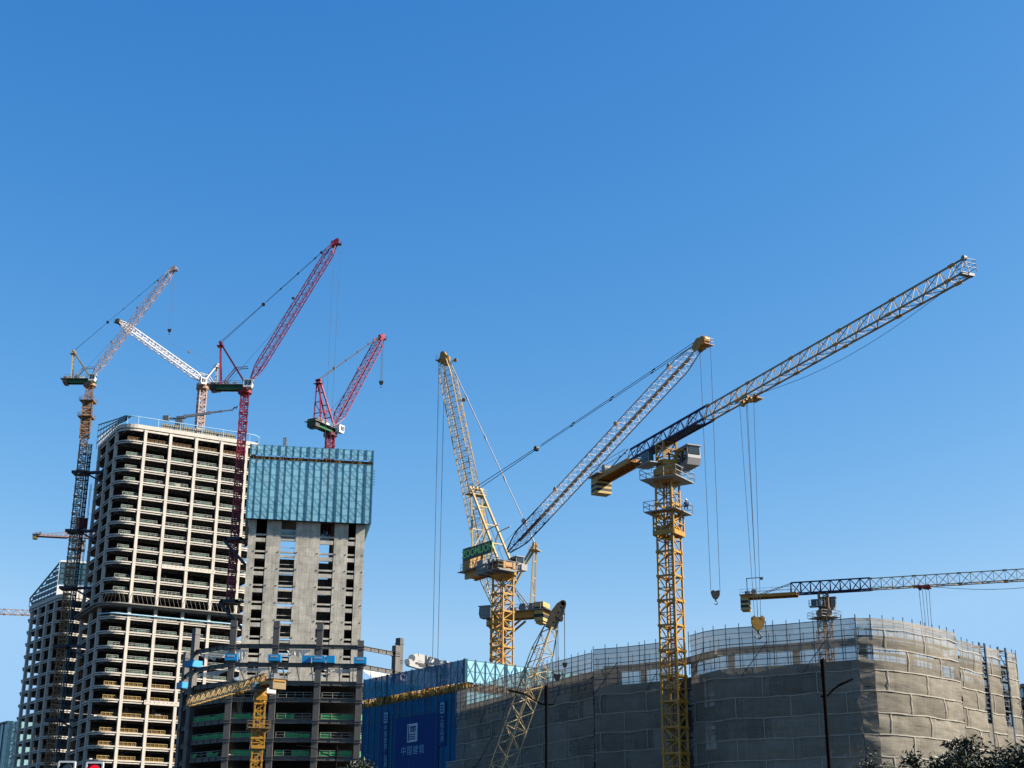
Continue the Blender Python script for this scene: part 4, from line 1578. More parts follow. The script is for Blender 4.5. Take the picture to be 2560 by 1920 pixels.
def cab_parts(root, c, a, b, L, W, H, shell, flip=1):
    """operator's cab: shell, raked front, windows on front and sides"""
    c = V(c)
    m = MB()
    prof = [(-L / 2, 0), (L / 2 - .25, 0), (L / 2, H * .35), (L / 2 - .1, H), (-L / 2, H)]
    n = len(prof)
    vs = [c + a * p[0] + Z * p[1] + b * s * W / 2 for s in (-1, 1) for p in prof]
    m.add(vs, [tuple(range(n)), tuple(range(2 * n - 1, n - 1, -1))] + [(k, k + n, (k + 1) % n + n, (k + 1) % n) for k in range(n)])
    m.obox(c + Z * (H + .06), a * (L / 2 + .12), b * (W / 2 + .1), Z * .06)
    cab = m.build('cab', shell, root)
    g = MB()
    for z0, z1, x0, x1 in ((.12, .46, .22, .08), (.54, .93, .02, .08)):
        p = [c + a * (L / 2 - x0 + .03) - b * W * .43 + Z * H * z0, c + a * (L / 2 - x0 + .03) + b * W * .43 + Z * H * z0,
             c + a * (L / 2 - x1 + .03) + b * W * .43 + Z * H * z1, c + a * (L / 2 - x1 + .03) - b * W * .43 + Z * H * z1]
        g.plate(p, a, .04)
    g.build('cab_window', MT['cab_glass'], cab)
    for s in (-1, 1):
        g = MB()
        for x0, x1 in ((.05, .38), (-.3, -.02)):
            g.plate([c + b * s * (W / 2 + .02) + a * L * x0 + Z * H * .2, c + b * s * (W / 2 + .02) + a * L * x1 + Z * H * .3,
                     c + b * s * (W / 2 + .02) + a * L * x1 + Z * H * .9, c + b * s * (W / 2 + .02) + a * L * x0 + Z * H * .9], b, .03)
        g.build('cab_window', MT['cab_glass'], cab)
    return cab

def hook_parts(root, p, s, key, ropes=None):
    p = V(p)
    m = MB()
    prof = [(-.64, .30), (.64, .30), (.64, -.25), (.50, -.62), (.30, -.88), (.16, -.98), (-.16, -.98), (-.30, -.88), (-.50, -.62), (-.64, -.25)]
    for e in (-1, 1):
        m.plate([p + V((u * s, e * .16 * s, w * s)) for u, w in prof], (0, 1, 0), .1 * s)
    m.plate([p + V((u * s * .93, 0, w * s * .93)) for u, w in prof], (0, 1, 0), .2 * s)
    for e in (-.38, .38):
        m.disc(p + V((e * s, 0, .28 * s)), (0, 1, 0), .16 * s, .46 * s)
    hb = m.build('hook_block', MT[key], root)
    m = MB()
    q = p - Z * 1.05 * s
    m.tube([q + Z * .15 * s, q - Z * .25 * s], .12 * s)
    m.tube([q + V((math.sin(t) * .26 * s, 0, -.48 * s + math.cos(t) * .26 * s)) for t in [x * .5 for x in range(0, 10)]], .075 * s, 6)
    m.build('hook', MT['dark_steel'], hb)

def luffer(name, label, x, y, zs, fwd, z0, mw, rot, sec, foot, apex, tip, deck_r, c, mtc=.2, mtb=.11, bw=1.8, bn=22, btc=.16, btb=.08,
           hoist_z=None, hook=None, rr=.06, head=1.0, collar=True, deck_w=2.6, cw=(1.8, 2.4), rope_frac=.35, cab_side=1, cab_r=.6, rope_gap=.9,
           group='luffing tower cranes on the building site', rail_r=.06, cab_len=2.2, mast_top_mat=None, apex_w=.6, boom_rail=True, post=1, aw=1.1, cw_up=0.0):
    base = V((x, y, 0))
    a = V((fwd[0], fwd[1], 0)).normalized()
    b = V((-a.y, a.x, 0))
    root = thing(name, label, 'crane', (x, y, z0), group)
    P = lambda r, s, z: base + a * r + b * s + Z * z
    m = MB()
    mast_mesh(m, x, y, z0, zs - 1.1, mw, rot, sec, mtc, mtb, mc=1)
    m.build('mast', [MT[c['mast']], MT[c.get('ladder', c['mast'])]], root)
    m = MB()
    w = mw * .75
    m.tube([P(0, 0, zs - 1.5), P(0, 0, zs - .9)], w * .8, 8, r1=w * 1.25)
    m.tube([P(0, 0, zs - .9), P(0, 0, zs - .15)], w * 1.25, 12)
    m.tube([P(0, 0, zs - .15), P(0, 0, zs + .25)], w * .95, 14)
    m.build('slewing_ring', MT[c['collar']], root)
    # rotating deck
    m = MB()
    for s in (-1, 1):
        m.obox(P((deck_r + 1.8) / 2, s * deck_w * .36, zs + .62), a * (1.8 - deck_r) / 2, b * .22, Z * .58)
    m.obox(P((deck_r + 1.8) / 2, 0, zs + .40), a * (1.75 - deck_r) / 2, b * deck_w * .36, Z * .1)
    for i in range(7):
        r = deck_r + (1.6 - deck_r) * i / 6
        m.bar(P(r, -deck_w * .36, zs + .75), P(r, deck_w * .36, zs + .75), .2, .7)
    m.build('slewing_deck', MT[c['deck']], root)
    m = MB()
    wk = deck_w / 2 + .75
    zt = zs + 1.22
    m.obox(P(deck_r * .45, 0, zt), a * (-deck_r * .55 + .9), b * wk, Z * .04)
    rail(m, [P(deck_r + .2, -wk, zt), P(1.0, -wk, zt)], 1.1, rail_r, 2, 1.5)
    rail(m, [P(deck_r + .2, wk, zt), P(1.0, wk, zt)], 1.1, rail_r, 2, 1.5)
    m.build('deck_walkway', MT[c.get('walk', 'galvanised')], root)
    # counterweight slabs
    m = MB()
    for i in range(4):
        m.obox(P(deck_r - .1 + cw[0] * (i + .5) / 4, 0, zs + .9 + cw_up), a * cw[0] / 8 * .94, b * (deck_w / 2 + .25), Z * cw[1] / 2)
    m.obox(P(deck_r + cw[0] / 2, 0, zs + .9 + cw_up - cw[1] / 2), a * cw[0] * .42, b * deck_w * .42, Z * .35)
    m.build('counterweight', MT[c['cw']], root)
    # winches and cabinets
    m = MB()
    m.disc(P(deck_r * .55, 0, zs + 1.95), b, .62, 1.5, 16)
    m.obox(P(deck_r * .55, 0, zs + 1.35), a * .8, b * .85, Z * .12)
    for s in (-1, 1):
        m.disc(P(deck_r * .55, s * .8, zs + 1.95), b, .75, .1, 16)
    m.build('winch', MT['machine_grey'], root)
    m = MB()
    m.obox(P(deck_r * .78, .7, zs + 1.9), a * .75, b * .5, Z * .65)
    m.build('electrical_cabinet', MT[c.get('cabinet', 'white_paint')], root)
    m = MB()
    m.obox(P(deck_r * .30, -.6, zs + 1.75), a * .6, b * .45, Z * .5)
    m.build('electrical_cabinet', MT[c.get('cabinet', 'white_paint')], root)
    cab_parts(root, P(cab_r, cab_side * (deck_w / 2 + 1.0), zs + .15), a, b, cab_len, 1.5, 2.1, MT[c.get('cab', 'white_paint')])
    # A-frame
    foot, apex, tip = V(foot), V(apex), V(tip)
    m = MB()
    t = mtc * 1.1
    fr = [P(.6, s * aw, zs + 1.1) for s in (-1, 1)]
    rearr = deck_r * .72
    ra = [P(rearr, s * aw, zs + 1.1) for s in (-1, 1)]
    tp = [apex + b * s * apex_w for s in (-1, 1)]
    for i in range(2):
        m.bar(fr[i], tp[i], t * 1.25)
        m.bar(ra[i], tp[i], t)
    for k in (.25, .5, .75):
        m.bar(fr[0].lerp(tp[0], k), fr[1].lerp(tp[1], k), t * .7)
        m.bar(ra[0].lerp(tp[0], k), ra[1].lerp(tp[1], k), t * .6)
    m.bar(ra[0].lerp(tp[0], .25), ra[1].lerp(tp[1], .5), t * .5)
    m.bar(tp[0] - b * .4, tp[1] + b * .4, t * 1.5)
    m.bar(ra[0], fr[0].lerp(tp[0], .42), t * .6)
    m.bar(ra[1], fr[1].lerp(tp[1], .42), t * .6)
    for s in (-.5, 0, .5):
        m.disc(apex + b * s * apex_w * 1.4, b, .42, .14, 12)
    m.obox(apex - Z * 1.1, a * .8, b * (apex_w + .7), Z * .05)
    rail(m, [apex - Z * 1.1 + a * .8 - b * (apex_w + .7), apex - Z * 1.1 + a * .8 + b * (apex_w + .7)], .9, rail_r * .8)
    for i in range(2):
        q = fr[i].lerp(tp[i], .42)
        m.bar(q, q + a * 3.4 + Z * .25, t * .5)
    m.build('a_frame', MT[c['aframe']], root)
    # boom
    m = MB()
    ln = (tip - foot).length
    mats = [MT[c['boom']]]
    if 'root' in c:
        k = c.get('rootfrac', .22)
        mid = foot.lerp(tip, k)
        mats.append(MT[c['root']])
        n1 = max(3, int(bn * k))
        lattice(m, foot, mid, bw, bw, n1, btc * 1.15, btb * 1.1, t0=.35, mi=1, post=post)
        lattice(m, mid, tip, bw, bw, bn - n1, btc, btb, t1=.12, mi=0, post=post)
    else:
        lattice(m, foot, tip, bw, bw, bn, btc, btb, t0=.09, t1=.08, post=post)
    ob = m.build('boom', mats, root)
    bx = (tip - foot).normalized()
    bu = b.cross(bx).normalized()
    if bu.z < 0:
        bu = -bu
    m = MB()   # catwalk planks inside the boom and rope guide posts
    m.bar(foot.lerp(tip, .06) - bu * bw * .15, foot.lerp(tip, .94) - bu * bw * .15, .5, .05)
    m.build('boom_walkway', MT[c.get('boomwalk', c['boom'])], ob)
    for k in c.get('guides', (.28, .6, .86)):
        m = MB()
        q = foot.lerp(tip, k) + bu * bw * .5
        for s in (-1, 1):
            m.bar(q + b * s * .3, q + bu * .8 * head + b * s * .2, .09)
        m.disc(q + bu * .85 * head, b, .33 * head, .25, 10)
        m.build('rope_guide', MT[c['head']], ob)
    m = MB()
    for s in (-1, 1):
        m.plate([tip - bx * 1.6 + b * s * .5 - bu * .55, tip - bx * .2 + b * s * .5 - bu * .75 * head, tip + bx * .9 * head + b * s * .5 - bu * .2,
                 tip + bx * .8 * head + b * s * .5 + bu * .45, tip - bx * .6 + b * s * .5 + bu * .85 * head, tip - bx * 1.8 + b * s * .5 + bu * .5], b, .1)
    for q in (tip + bx * .55 * head, tip - bx * .5 + bu * .55 * head, tip - bx * .3 - bu * .45):
        m.disc(q, b, .48 * head, .8, 12)
    m.bar(tip - bx * 1.2 - b * .6, tip - bx * 1.2 + b * .6, .3)
    rail(m, [tip + a * 1.2 * head - Z * .6 - b * .8, tip + a * 1.2 * head - Z * .6 + b * .8], .9, rail_r * .8)
    m.obox(tip + a * .7 * head - Z * .65, a * .6 * head, b * .85, Z * .03)
    m.build('boom_head', MT[c['head']], root)
    # luffing ropes with floating block, then pendant bars
    m = MB()
    tt = tip - bx * .8 + bu * .9
    fl = apex.lerp(tt, rope_frac)
    for s in (-1, 1):
        off = V((0, 0, 0.16 * rope_gap * s)) + b * .25 * s
        m.tube([apex + off * 1.4, fl + off * .6], rr * 1.25, 5)
        m.tube([fl + off * .5 + (tt - fl) * .03, tt + off * .8], rr, 5)
        for k in (.25, .5, .75):
            q = fl.lerp(tt, k) + off * .65
            d_ = (tt - fl).normalized()
            m.bar(q - d_ * .35, q + d_ * .35, rr * 3.4)
    m.disc(fl, b, .42 * head, .5, 10)
    m.build('luffing_rope', MT[c.get('pendant', 'rope')], root)
    m = MB()
    q = tip + a * .45
    m.tube([P(deck_r * .5, 0, zs + 2.3), foot.lerp(tip, .3) + bu * (bw * .5 + .9)], rr * .7, 4)
    m.tube([foot.lerp(tip, .3) + bu * (bw * .5 + .9), tip + bu * .8], rr * .7, 4)
    if hoist_z is not None:
        for s in (-1, 1):
            off = a * .42 * rope_gap * s
            m.tube([q + off, V((q.x, q.y, hoist_z)) + off * .8], rr * .75, 4)
    m.build('hoist_rope', MT['rope'], root)
    if hook:
        hook_parts(root, (q.x, q.y, hoist_z), hook, c.get('hook', 'dark_steel'))
    return root, P, a, b

def flattop(name, label, x, y, z0, zj, a, L, Lc, mw, rot, sec, h, w, navy, keys, trolley, hook_z, mtc=.2, mtb=.11, rr=.06, n=20, ztab=None,
            cabside=1, tc=.14, tb=.075, cages=(), group=None, hook=1.0, cab=2.6, ntrol=1.0, collar=True, cwz=2.0, cab_dr=0.0, cab_dz=0.0):
    base = V((x, y, 0))
    a = V((a[0], a[1], 0)).normalized()
    b = V((-a.y, a.x, 0))
    P = lambda r, s, z: base + a * r + b * s + Z * z
    root = thing(name, label, 'crane', (x, y, z0), group)
    zt = ztab if ztab else zj - 4.2           # turntable level
    m = MB()
    mast_mesh(m, x, y, z0, zt - .9, mw, rot, sec, mtc, mtb, mc=1)
    m.build('mast', [MT[keys['mast']], MT[keys.get('ladder', keys['mast'])]], root)
    ra, rb = V((math.cos(rot), math.sin(rot), 0)), V((-math.sin(rot), math.cos(rot), 0))
    Q = lambda i, j, z: base + ra * i + rb * j + Z * z
    hw = mw / 2
    m = MB()                                   # turntable and its drum
    m.prism([(Q(i, j, 0).x, Q(i, j, 0).y) for i, j in ((-hw, -hw), (hw, -hw), (hw, hw), (-hw, hw))], zt - .9, zt - .55)
    m.tube([Q(0, 0, zt - .55), Q(0, 0, zt + .75)], hw * 1.28, 12)
    m.tube([Q(0, 0, zt + .75), Q(0, 0, zt + 1.05)], hw * 1.05, 14)
    m.obox(Q(0, 0, zt + .1), ra * hw * 1.32, rb * hw * .9, Z * .42)
    m.obox(Q(0, 0, zt + .08), ra * hw * .9, rb * hw * 1.32, Z * .4)
    m.build('turntable', MT[keys['mast']], root)
    def platform(zc, ov, cage=False):
        m = MB()
        k = hw + ov
        for i0, i1, j0, j1 in ((-k, k, -k, -hw - .1), (-k, k, hw + .1, k), (-k, -hw - .1, -hw - .1, hw + .1), (hw + .1, k, -hw - .1, hw + .1)):
            m.prism([(Q(i, j, 0).x, Q(i, j, 0).y) for i, j in ((i0, j0), (i1, j0), (i1, j1), (i0, j1))], zc, zc + .1)
        rail(m, [Q(-k, -k, zc + .1), Q(k, -k, zc + .1), Q(k, k, zc + .1), Q(-k, k, zc + .1)], 1.15, .06, 2, 1.6, True)
        for i, j in ((-1, 0), (1, 0), (0, -1), (0, 1)):
            m.bar(Q(i * hw, j * hw, zc - .9), Q(i * k, j * k, zc), .09)
        m.build('platform', MT[keys.get('plat', 'galvanised')], root)
    if collar:
        platform(zt - .95, 1.35)
    for zc, zb in cages:                       # climbing cage with its own platforms
        platform(zc, 1.1)
        m = MB()
        mast_mesh(m, x, y, zb, zc, mw * 1.28, rot, 2.1, mtc * .8, mtb * 1.2, core=False)
        for i, j in ((1, 0), (-1, 0), (0, 1), (0, -1)):
            m.obox(Q(i * hw * 1.3, j * hw * 1.3, zb + .1), ra * (.12 if i else hw * 1.3), rb * (.12 if j else hw * 1.3), Z * .28)
        m.build('climbing_cage', MT[keys['mast']], root)
    m = MB()                                   # slewing tower top between turntable and jib
    lattice(m, P(0, 0, zt + 1.0), P(0, 0, zj - .05), mw * .85, mw * .85, 3, mtc, mtb * 1.2, up=a)
    m.obox(P(0, 0, zt + 1.25), a * hw * .95, b * hw * .95, Z * .3)
    m.build('tower_head', MT[keys['mast']], root)
    cab_parts(root, P(.9 + cab_dr, cabside * (hw + 1.15), zt + 1.2 + cab_dz), a, b, cab, 1.7, 2.25, MT[keys.get('cab', 'cab_grey')])
    m = MB()                                   # cab floor beams and electrics on the other side
    for i in range(4):
        m.bar(P(-.4 + i * .75, cabside * .3, zt + 1.08 + cab_dz), P(-.4 + i * .75, cabside * (hw + 1.9), zt + 1.08 + cab_dz), .1, .16)
    m.obox(P(-1.0, -cabside * (hw + .9), zt + 1.15), a * 1.6, b * .85, Z * .05)
    rail(m, [P(-2.6, -cabside * (hw + .1), zt + 1.2), P(-2.6, -cabside * (hw + 1.75), zt + 1.2), P(.6, -cabside * (hw + 1.75), zt + 1.2)], 1.1, .055)
    m.build('cab_platform', MT['galvanised'], root)
    m = MB()
    m.obox(P(-1.4, -cabside * (hw + .8), zt + 1.9), a * .8, b * .4, Z * .7)
    m.build('electrical_cabinet', MT['teal_frame'], root)
    # jib
    m = MB()
    j0, j1 = navy
    rs = lattice(m, P(j1, 0, zj + h / 2), P(L, 0, zj + h / 2), w, h, n, tc, tb, tri=True, post=1, mib=2)
    for i in range(0, n, max(1, n // 5)):
        for k in range(3):
            m.obox(rs[i][k], a * .42, b * tc * .8, Z * tc * .8, 1)
    jb = m.build('jib', [MT[keys['jib']], MT[keys['mast']], MT[keys.get('brace', keys['jib'])]], root)
    m = MB()
    lattice(m, P(j0, 0, zj + h / 2 * 1.04), P(j1, 0, zj + h / 2 * 1.04), w * 1.1, h * 1.08, max(6, int((j1 - j0) / 1.9)), tc * 1.5, tb * 1.5, tri=True, post=1)
    m.obox(P((j0 + j1) / 2 + 1, 0, zj - .02), a * (j1 - j0 - 6) / 2, b * w * .42, Z * .05)
    m.build('jib_root', MT[keys['root']], root)
    # counter jib
    m = MB()
    wc = w * .8
    zc = zj - .15
    r0 = j0 + 1.2
    for s in (-1, 1):
        m.obox(P((r0 + Lc) / 2, s * wc, zc), a * (r0 - Lc) / 2, b * .12, Z * .32)
    nb = max(4, int((r0 - Lc) / .9))
    for i in range(nb + 1):
        r = Lc + (r0 - Lc) * i / nb
        m.bar(P(r, -wc, zc), P(r, wc, zc), .12, .3)
    m.obox(P((r0 + Lc) / 2, 0, zc + .22), a * (r0 - Lc) / 2, b * wc, Z * .03)
    cj = m.build('counter_jib', MT[keys.get('cj', 'crane_orange')], root)
    m = MB()
    for s in (-1, 1):
        rail(m, [P(r0, s * (wc + .35), zc + .33), P(Lc, s * (wc + .35), zc + .33)], 1.1, .05, 2, 1.6)
    m.obox(P(Lc + 1.4, 0, zc + .34), a * 1.6, b * (wc + .6), Z * .04)
    m.build('counter_jib_rail', MT['galvanised'], cj)
    m = MB()
    m.tube([P(j0 + .3, .5, zj + h), P(Lc + 3.5, .5, zc + .4)], .07, 5)
    m.tube([P(j0 + .3, -.5, zj + h), P(Lc + 3.5, -.5, zc + .4)], .07, 5)
    m.build('tie_rod', MT[keys['root']], cj)
    m = MB()
    m.disc(P(Lc + 2.6, 0, zc + 1.0), b, .55, 1.3, 14)
    m.obox(P(Lc + 1.2, .3, zc + .85), a * .5, b * .5, Z * .45)
    m.obox(P(Lc + 2.6, 0, zc + .45), a * .8, b * .8, Z * .1)
    m.build('winch', MT['machine_grey'], root)
    m = MB()
    k = 5
    for i in range(k):
        zz = zc - .32 - cwz * (i + .5) / k
        m.obox(P(Lc + .75, 0, zz), a * .8, b * (wc + .12), Z * cwz / k / 2 * .96, mi=i % 2)
    m.build('counterweight', [MT[keys.get('cw0', 'rail_yellow')], MT[keys.get('cw1', 'stripe_dark')]], root)
    # trolley, ropes, hook
    tr = trolley
    m = MB()
    for s in (-1, 1):
        m.obox(P(tr, s * w * .52, zj - .12), a * 1.25, b * .08, Z * .16)
        for i in (-1, 1):
            m.disc(P(tr + i * .9, s * w * .42, zj + .08), b, .2, .12, 10)
    for i in (-1, 1):
        m.bar(P(tr + i * .75, -w * .55, zj - .2), P(tr + i * .75, w * .55, zj - .2), .18)
        m.disc(P(tr + i * .75, 0, zj - .45), b, .34, .25, 12)
    m.obox(P(tr + .6, w * .75, zj - .3), a * .8, b * .35, Z * .04)
    m.bar(P(tr - .6, -w * .7, zj - .1), P(tr - .6, -w * .7, zj + 1.0), .07)
    tro = m.build('trolley', MT[keys.get('trolley', 'crane_yellow')], root)
    m = MB()
    for i, s in ((-.95, -.3), (-.35, .3), (.35, -.3), (.95, .3)):
        m.tube([P(tr + i * ntrol, s, zj - .4), P(tr + i * .45 * ntrol, s * .3, hook_z + .25)], rr * .7, 4)
    m.tube([P(j1, 0, zj + .5), P(tr, 0, zj - .1)], rr * .6, 4)
    sag = [P(tr + (L - tr) * k / 10, 0, zj - 1.5 * math.sin(math.pi * k / 10)) for k in range(11)]
    m.tube(sag, rr * .7, 4)
    m.build('hoist_rope', MT['rope'], root)
    if hook:
        hook_parts(root, P(tr, 0, hook_z), hook, keys.get('hook', 'crane_yellow'))
    m = MB()                                    # end frame of the jib
    m.obox(P(L + .1, 0, zj), a * .25, b * w * .55, Z * .12)
    rail(m, [P(L - .4, w * .5, zj + .1), P(L + .7, w * .5, zj + .1), P(L + .7, -w * .5, zj + .1), P(L - .4, -w * .5, zj + .1)], 1.15, .04, 3, 1.2)
    m.disc(P(L, 0, zj + h), b, .25, .3, 10)
    m.build('jib_tip', MT[keys.get('tip', 'machine_grey')], jb)
    return root, P, a, b, Q

# ---- big yellow flat-top crane standing at the netted building
KY = dict(ladder='rust', mast='crane_yellow', jib='boom_cream', root='navy', cj='crane_orange', hook='crane_yellow', trolley='crane_yellow')
KY['jib'] = 'jib_buff'
Bx, By = 18.25, 165.0
big = flattop('tower_crane', 'tall yellow flat-top crane with navy jib root in front of the netted building', Bx, By, 0, 52.75, (.39, -.921), 53.6, -18.0, 2.0,
              R(-34), 2.9, 1.6, 1.2, (-9.0, 9.9), KY, 17.9, at(1946, 1553, 148.9).z, mtc=.21, mtb=.10, rr=.036, n=26,
              ztab=48.9, cages=((44.1, 41.6),), group='flat-top tower cranes', hook=1.05, cwz=1.6, tb=.056, cab=3.2, cab_dr=.3, cab_dz=-.45)

# ---- far flat-top crane behind the netted building
KF = dict(mast='old_orange', jib='boom_cream', root='navy', cj='crane_orange', hook='crane_yellow', trolley='bright_red', cab='machine_grey')
far = flattop('tower_crane', 'distant flat-top crane behind the netted building, level jib leaving at the right edge', 62.6, 290.0, 0, 60.3, (.945, -.33), 52.0, -16.4, 2.0,
              R(25), 2.9, 2.2, 1.6, (-6.3, 9.4), KF, 19.6, 34.0, mtc=.24, mtb=.13, rr=.07, n=20, ztab=56.0,
              tc=.17, tb=.10, group='flat-top tower cranes', hook=1.0, cwz=2.4)
m = MB()
P_ = far[1]
m.bar(P_(-15.2, 0, 60.5), P_(-15.2, 0, 64.2), .14)
m.bar(P_(-15.2, 0, 64.1), P_(-11.8, 0, 64.1), .14)
m.obox(P_(-12.2, 0, 63.9), (.3, 0, 0), (0, .2, 0), (0, 0, .25))
m.build('service_davit', MT['dark_steel'], far[0])

# ---- small yellow crane before the dark steel frame
KS = dict(brace='boom_cream', mast='crane_yellow', jib='crane_yellow', root='crane_yellow', cj='crane_orange', hook='crane_yellow', cab='white_paint', trolley='crane_orange', tip='crane_yellow', cw0='jib_buff', cw1='jib_buff', plat='jib_buff')
flattop('tower_crane', 'small all-yellow tower crane in front of the dark steel frame, jib dipping to the left', -43.9, 260.0, 0, 37.2, (-.535, .845), 34.6, -8.0, 1.75,
        R(14), 2.5, 1.75, 1.35, (-1.5, 5.0), KS, 9.0, 33.0, cabside=-1, collar=False, mtc=.22, mtb=.12, rr=.05, n=22, ztab=34.8, tc=.16, tb=.10,
        cages=((29.6, 26.4),), group='flat-top tower cranes', hook=None, cab=1.8, cwz=1.1)

# ---- luffing crane with the green sign board
KZ = dict(ladder='rust', mast='crane_yellow', collar='crane_yellow', deck='crane_orange', cw='crane_orange', aframe='boom_cream', boom='boom_white', root='navy', rootfrac=.20,
          head='crane_orange', cab='cab_grey', cabinet='machine_grey', boomwalk='boom_cream', walk='machine_grey')
zx, zy, zz = -1.25, 230.0, 51.4
fz = V((.567, -.824, 0)).normalized()
zb = V((zx, zy, 0))
foot = zb + fz * 1.5 + Z * 54.3
apex = on_plane(1190, 1222, zb, fz)
tip = on_plane(1757, 856, zb, fz)
zoom = luffer('tower_crane', 'yellow luffing crane with green sign board, long white boom with navy root slanting right', zx, zy, zz, fz, 0, 2.3, R(45), 2.8, foot, apex, tip, -9.6, KZ,
              mtc=.24, mtb=.12, bw=1.75, bn=40, btc=.12, btb=.045, hoist_z=at(1811, 1484, tip.y).z, hook=.85, rr=.045, head=1.05, rope_frac=.31,
              cw=(2.2, 3.6), cw_up=2.4, cab_side=1, cab_r=.4, rope_gap=2.6, aw=1.25, apex_w=1.0)
# work out which side faces the photographer for the sign
zr, zP, za, zbv = zoom
side = -1 if zbv.y > 0 else 1
m = MB()
sg0, sg1 = zP(-8.1, side * 2.3, 55.05), zP(.1, side * 2.3, 55.05)
nrm = zbv * side
m.plate([sg0 - Z * 1.0, sg1 - Z * 1.0, sg1 + Z * 1.0, sg0 + Z * 1.0], nrm, .08)
for k in range(9):
    q = sg0.lerp(sg1, k / 8) - nrm * .12
    m.bar(q - Z * .9, q + Z * .95, .08)
sb = m.build('sign_board', MT['sign_green'], zr)
MT['sign_letter'] = pm('sign_letter', (0.26, 0.55, 0.16), 0.5, var=0.1)
xd = (sg1 - sg0) if side else (sg0 - sg1)
lettering('sign_letters', 'ZOOMLION', 1.68, (sg0 + sg1) / 2 + nrm * .08, xd, Z, MT['sign_letter'], sb, bold=.035)
m = MB()
m.obox(zP(1.0, side * 1.6, 50.75), za * 2.8, zbv * 2.0, Z * .06)
for r in (-2, 0, 2, 4):
    m.bar(zP(r, side * .2, 50.5), zP(r, side * 3.5, 50.6), .14, .24)
rail(m, [zP(-2.4, side * 3.5, 50.8), zP(3.7, side * 3.5, 50.8), zP(3.7, side * -.6, 50.8)], 1.1, .06)
m.build('cab_platform', MT['machine_grey'], zr)
m = MB()
m.obox(zP(-1.7, side * 2.7, 51.9), za * .9, zbv * .7, Z * 1.0)
m.build('equipment_cabin', MT['machine_grey'], zr)
m = MB()
m.obox(zP(3.4, -1.4 * side, 51.4), za * .55, zbv * .55, Z * .5)
m.build('equipment_cabin', MT['cab_grey'], zr)

# ---- second yellow luffing crane, behind: steep boom leaning left
KB = dict(mast='crane_yellow', collar='crane_yellow', deck='crane_orange', cw='rail_yellow', aframe='boom_cream', boom='boom_cream', head='crane_yellow', cab='machine_grey',
          cabinet='machine_grey', pendant='boom_white', guides=(.37, .8, .97))
bx_, by_ = -2.3, 262.0
fb = V((-.91, .41, 0)).normalized()
bb = V((bx_, by_, 0))
secB = luffer('tower_crane', 'luffing crane with steep cream boom leaning left, striped counterweight, behind the sign-board crane', bx_, by_, 49.1, fb, 0, 2.3, R(8), 2.8,
              on_plane(1236, 1512, bb, fb), on_plane(1338, 1362, bb, fb), on_plane(1110, 893, bb, fb), -9.4, KB,
              mtc=.24, mtb=.12, bw=2.5, bn=44, btc=.17, btb=.055, hoist_z=30.0, rr=.07, head=1.15, rope_frac=.12, cw=(1.7, 3.4), cab_side=1, cab_r=1.3, rope_gap=1.5, aw=1.0, apex_w=.5)
m = MB()
for i in range(2):
    m.obox(secB[1](-9.5 + .85, 0, 49.25 + i * 1.25), secB[2] * .97, secB[3] * 1.62, Z * .28)
m.build('warning_stripe', MT['stripe_dark'], secB[0])
m = MB()
for s in (-1, 1):
    m.bar(secB[1](-1.2, s * 1.0, 46.2), secB[1](-5.0, s * 1.0, 48.9), .3)
m.build('deck_strut', MT['crane_orange'], secB[0])

# ---- red luffing crane climbing the left side of the core
KR = dict(mast='crane_red', collar='bright_red', deck='deck_green', cw='dark_steel', aframe='crane_red', boom='crane_red', head='crane_red', cab='white_paint', cabinet='cab_grey',
          guides=(.56, .9))
rx, ry = -75.1, 388.0
rb_ = V((rx, ry, 0))
fr_ = V((1, 0, 0))
red1 = luffer('tower_crane', 'tall magenta-red luffing crane with green deck rising between the pale tower and the core', rx, ry, 136.6, fr_, 76.5, 2.1, R(12), 2.8,
              on_plane(629, 948, rb_, fr_), on_plane(551, 857, rb_, fr_), on_plane(840, 606, rb_, fr_), -9.6, KR,
              mtc=.32, mtb=.16, bw=2.2, bn=26, btc=.21, btb=.085, hoist_z=118.0, rr=.055, head=1.25, rope_frac=.38, cab_side=-1, cab_r=1.2, rope_gap=2.3, rail_r=.09,
              cw=(1.6, 1.9), cab_len=2.6, aw=.9, apex_w=.5)
def ties(root, x, y, z, w, pts, key, t=.45):
    """climbing collar round the mast with its brackets to the building"""
    m = MB()
    for i, j in ((-1, 0), (1, 0), (0, -1), (0, 1)):
        m.obox((x + i * w, y + j * w, z), (.3 if i else w + .3, 0, 0), (0, .3 if j else w + .3, 0), (0, 0, .4))
    for p, q in pts:
        m.bar(p, q, t, t * 1.3)
    m.build('mast_collar', MT[key], root)
ties(red1[0], rx, ry, 93.6, 2.0, [((rx - 3, ry, 93.6), (rx + 5.2, ry - 1, 93.6)), ((rx - 2.6, ry - 1.6, 93.2), (rx + 5.0, ry - 3, 85.0)), ((rx - 2.6, ry + 1.6, 93.2), (rx + 5.0, ry + 2, 85.0))], 'navy_steel', .55)
ties(red1[0], rx, ry, 76.6, 2.0, [((rx - 3, ry, 76.6), (rx + 5.2, ry - 1, 76.6)), ((rx - 2.6, ry - 1.6, 76.2), (rx + 5.0, ry - 3, 68.0)), ((rx - 2.6, ry + 1.6, 76.2), (rx + 5.0, ry + 2, 68.0))], 'navy_steel', .55)

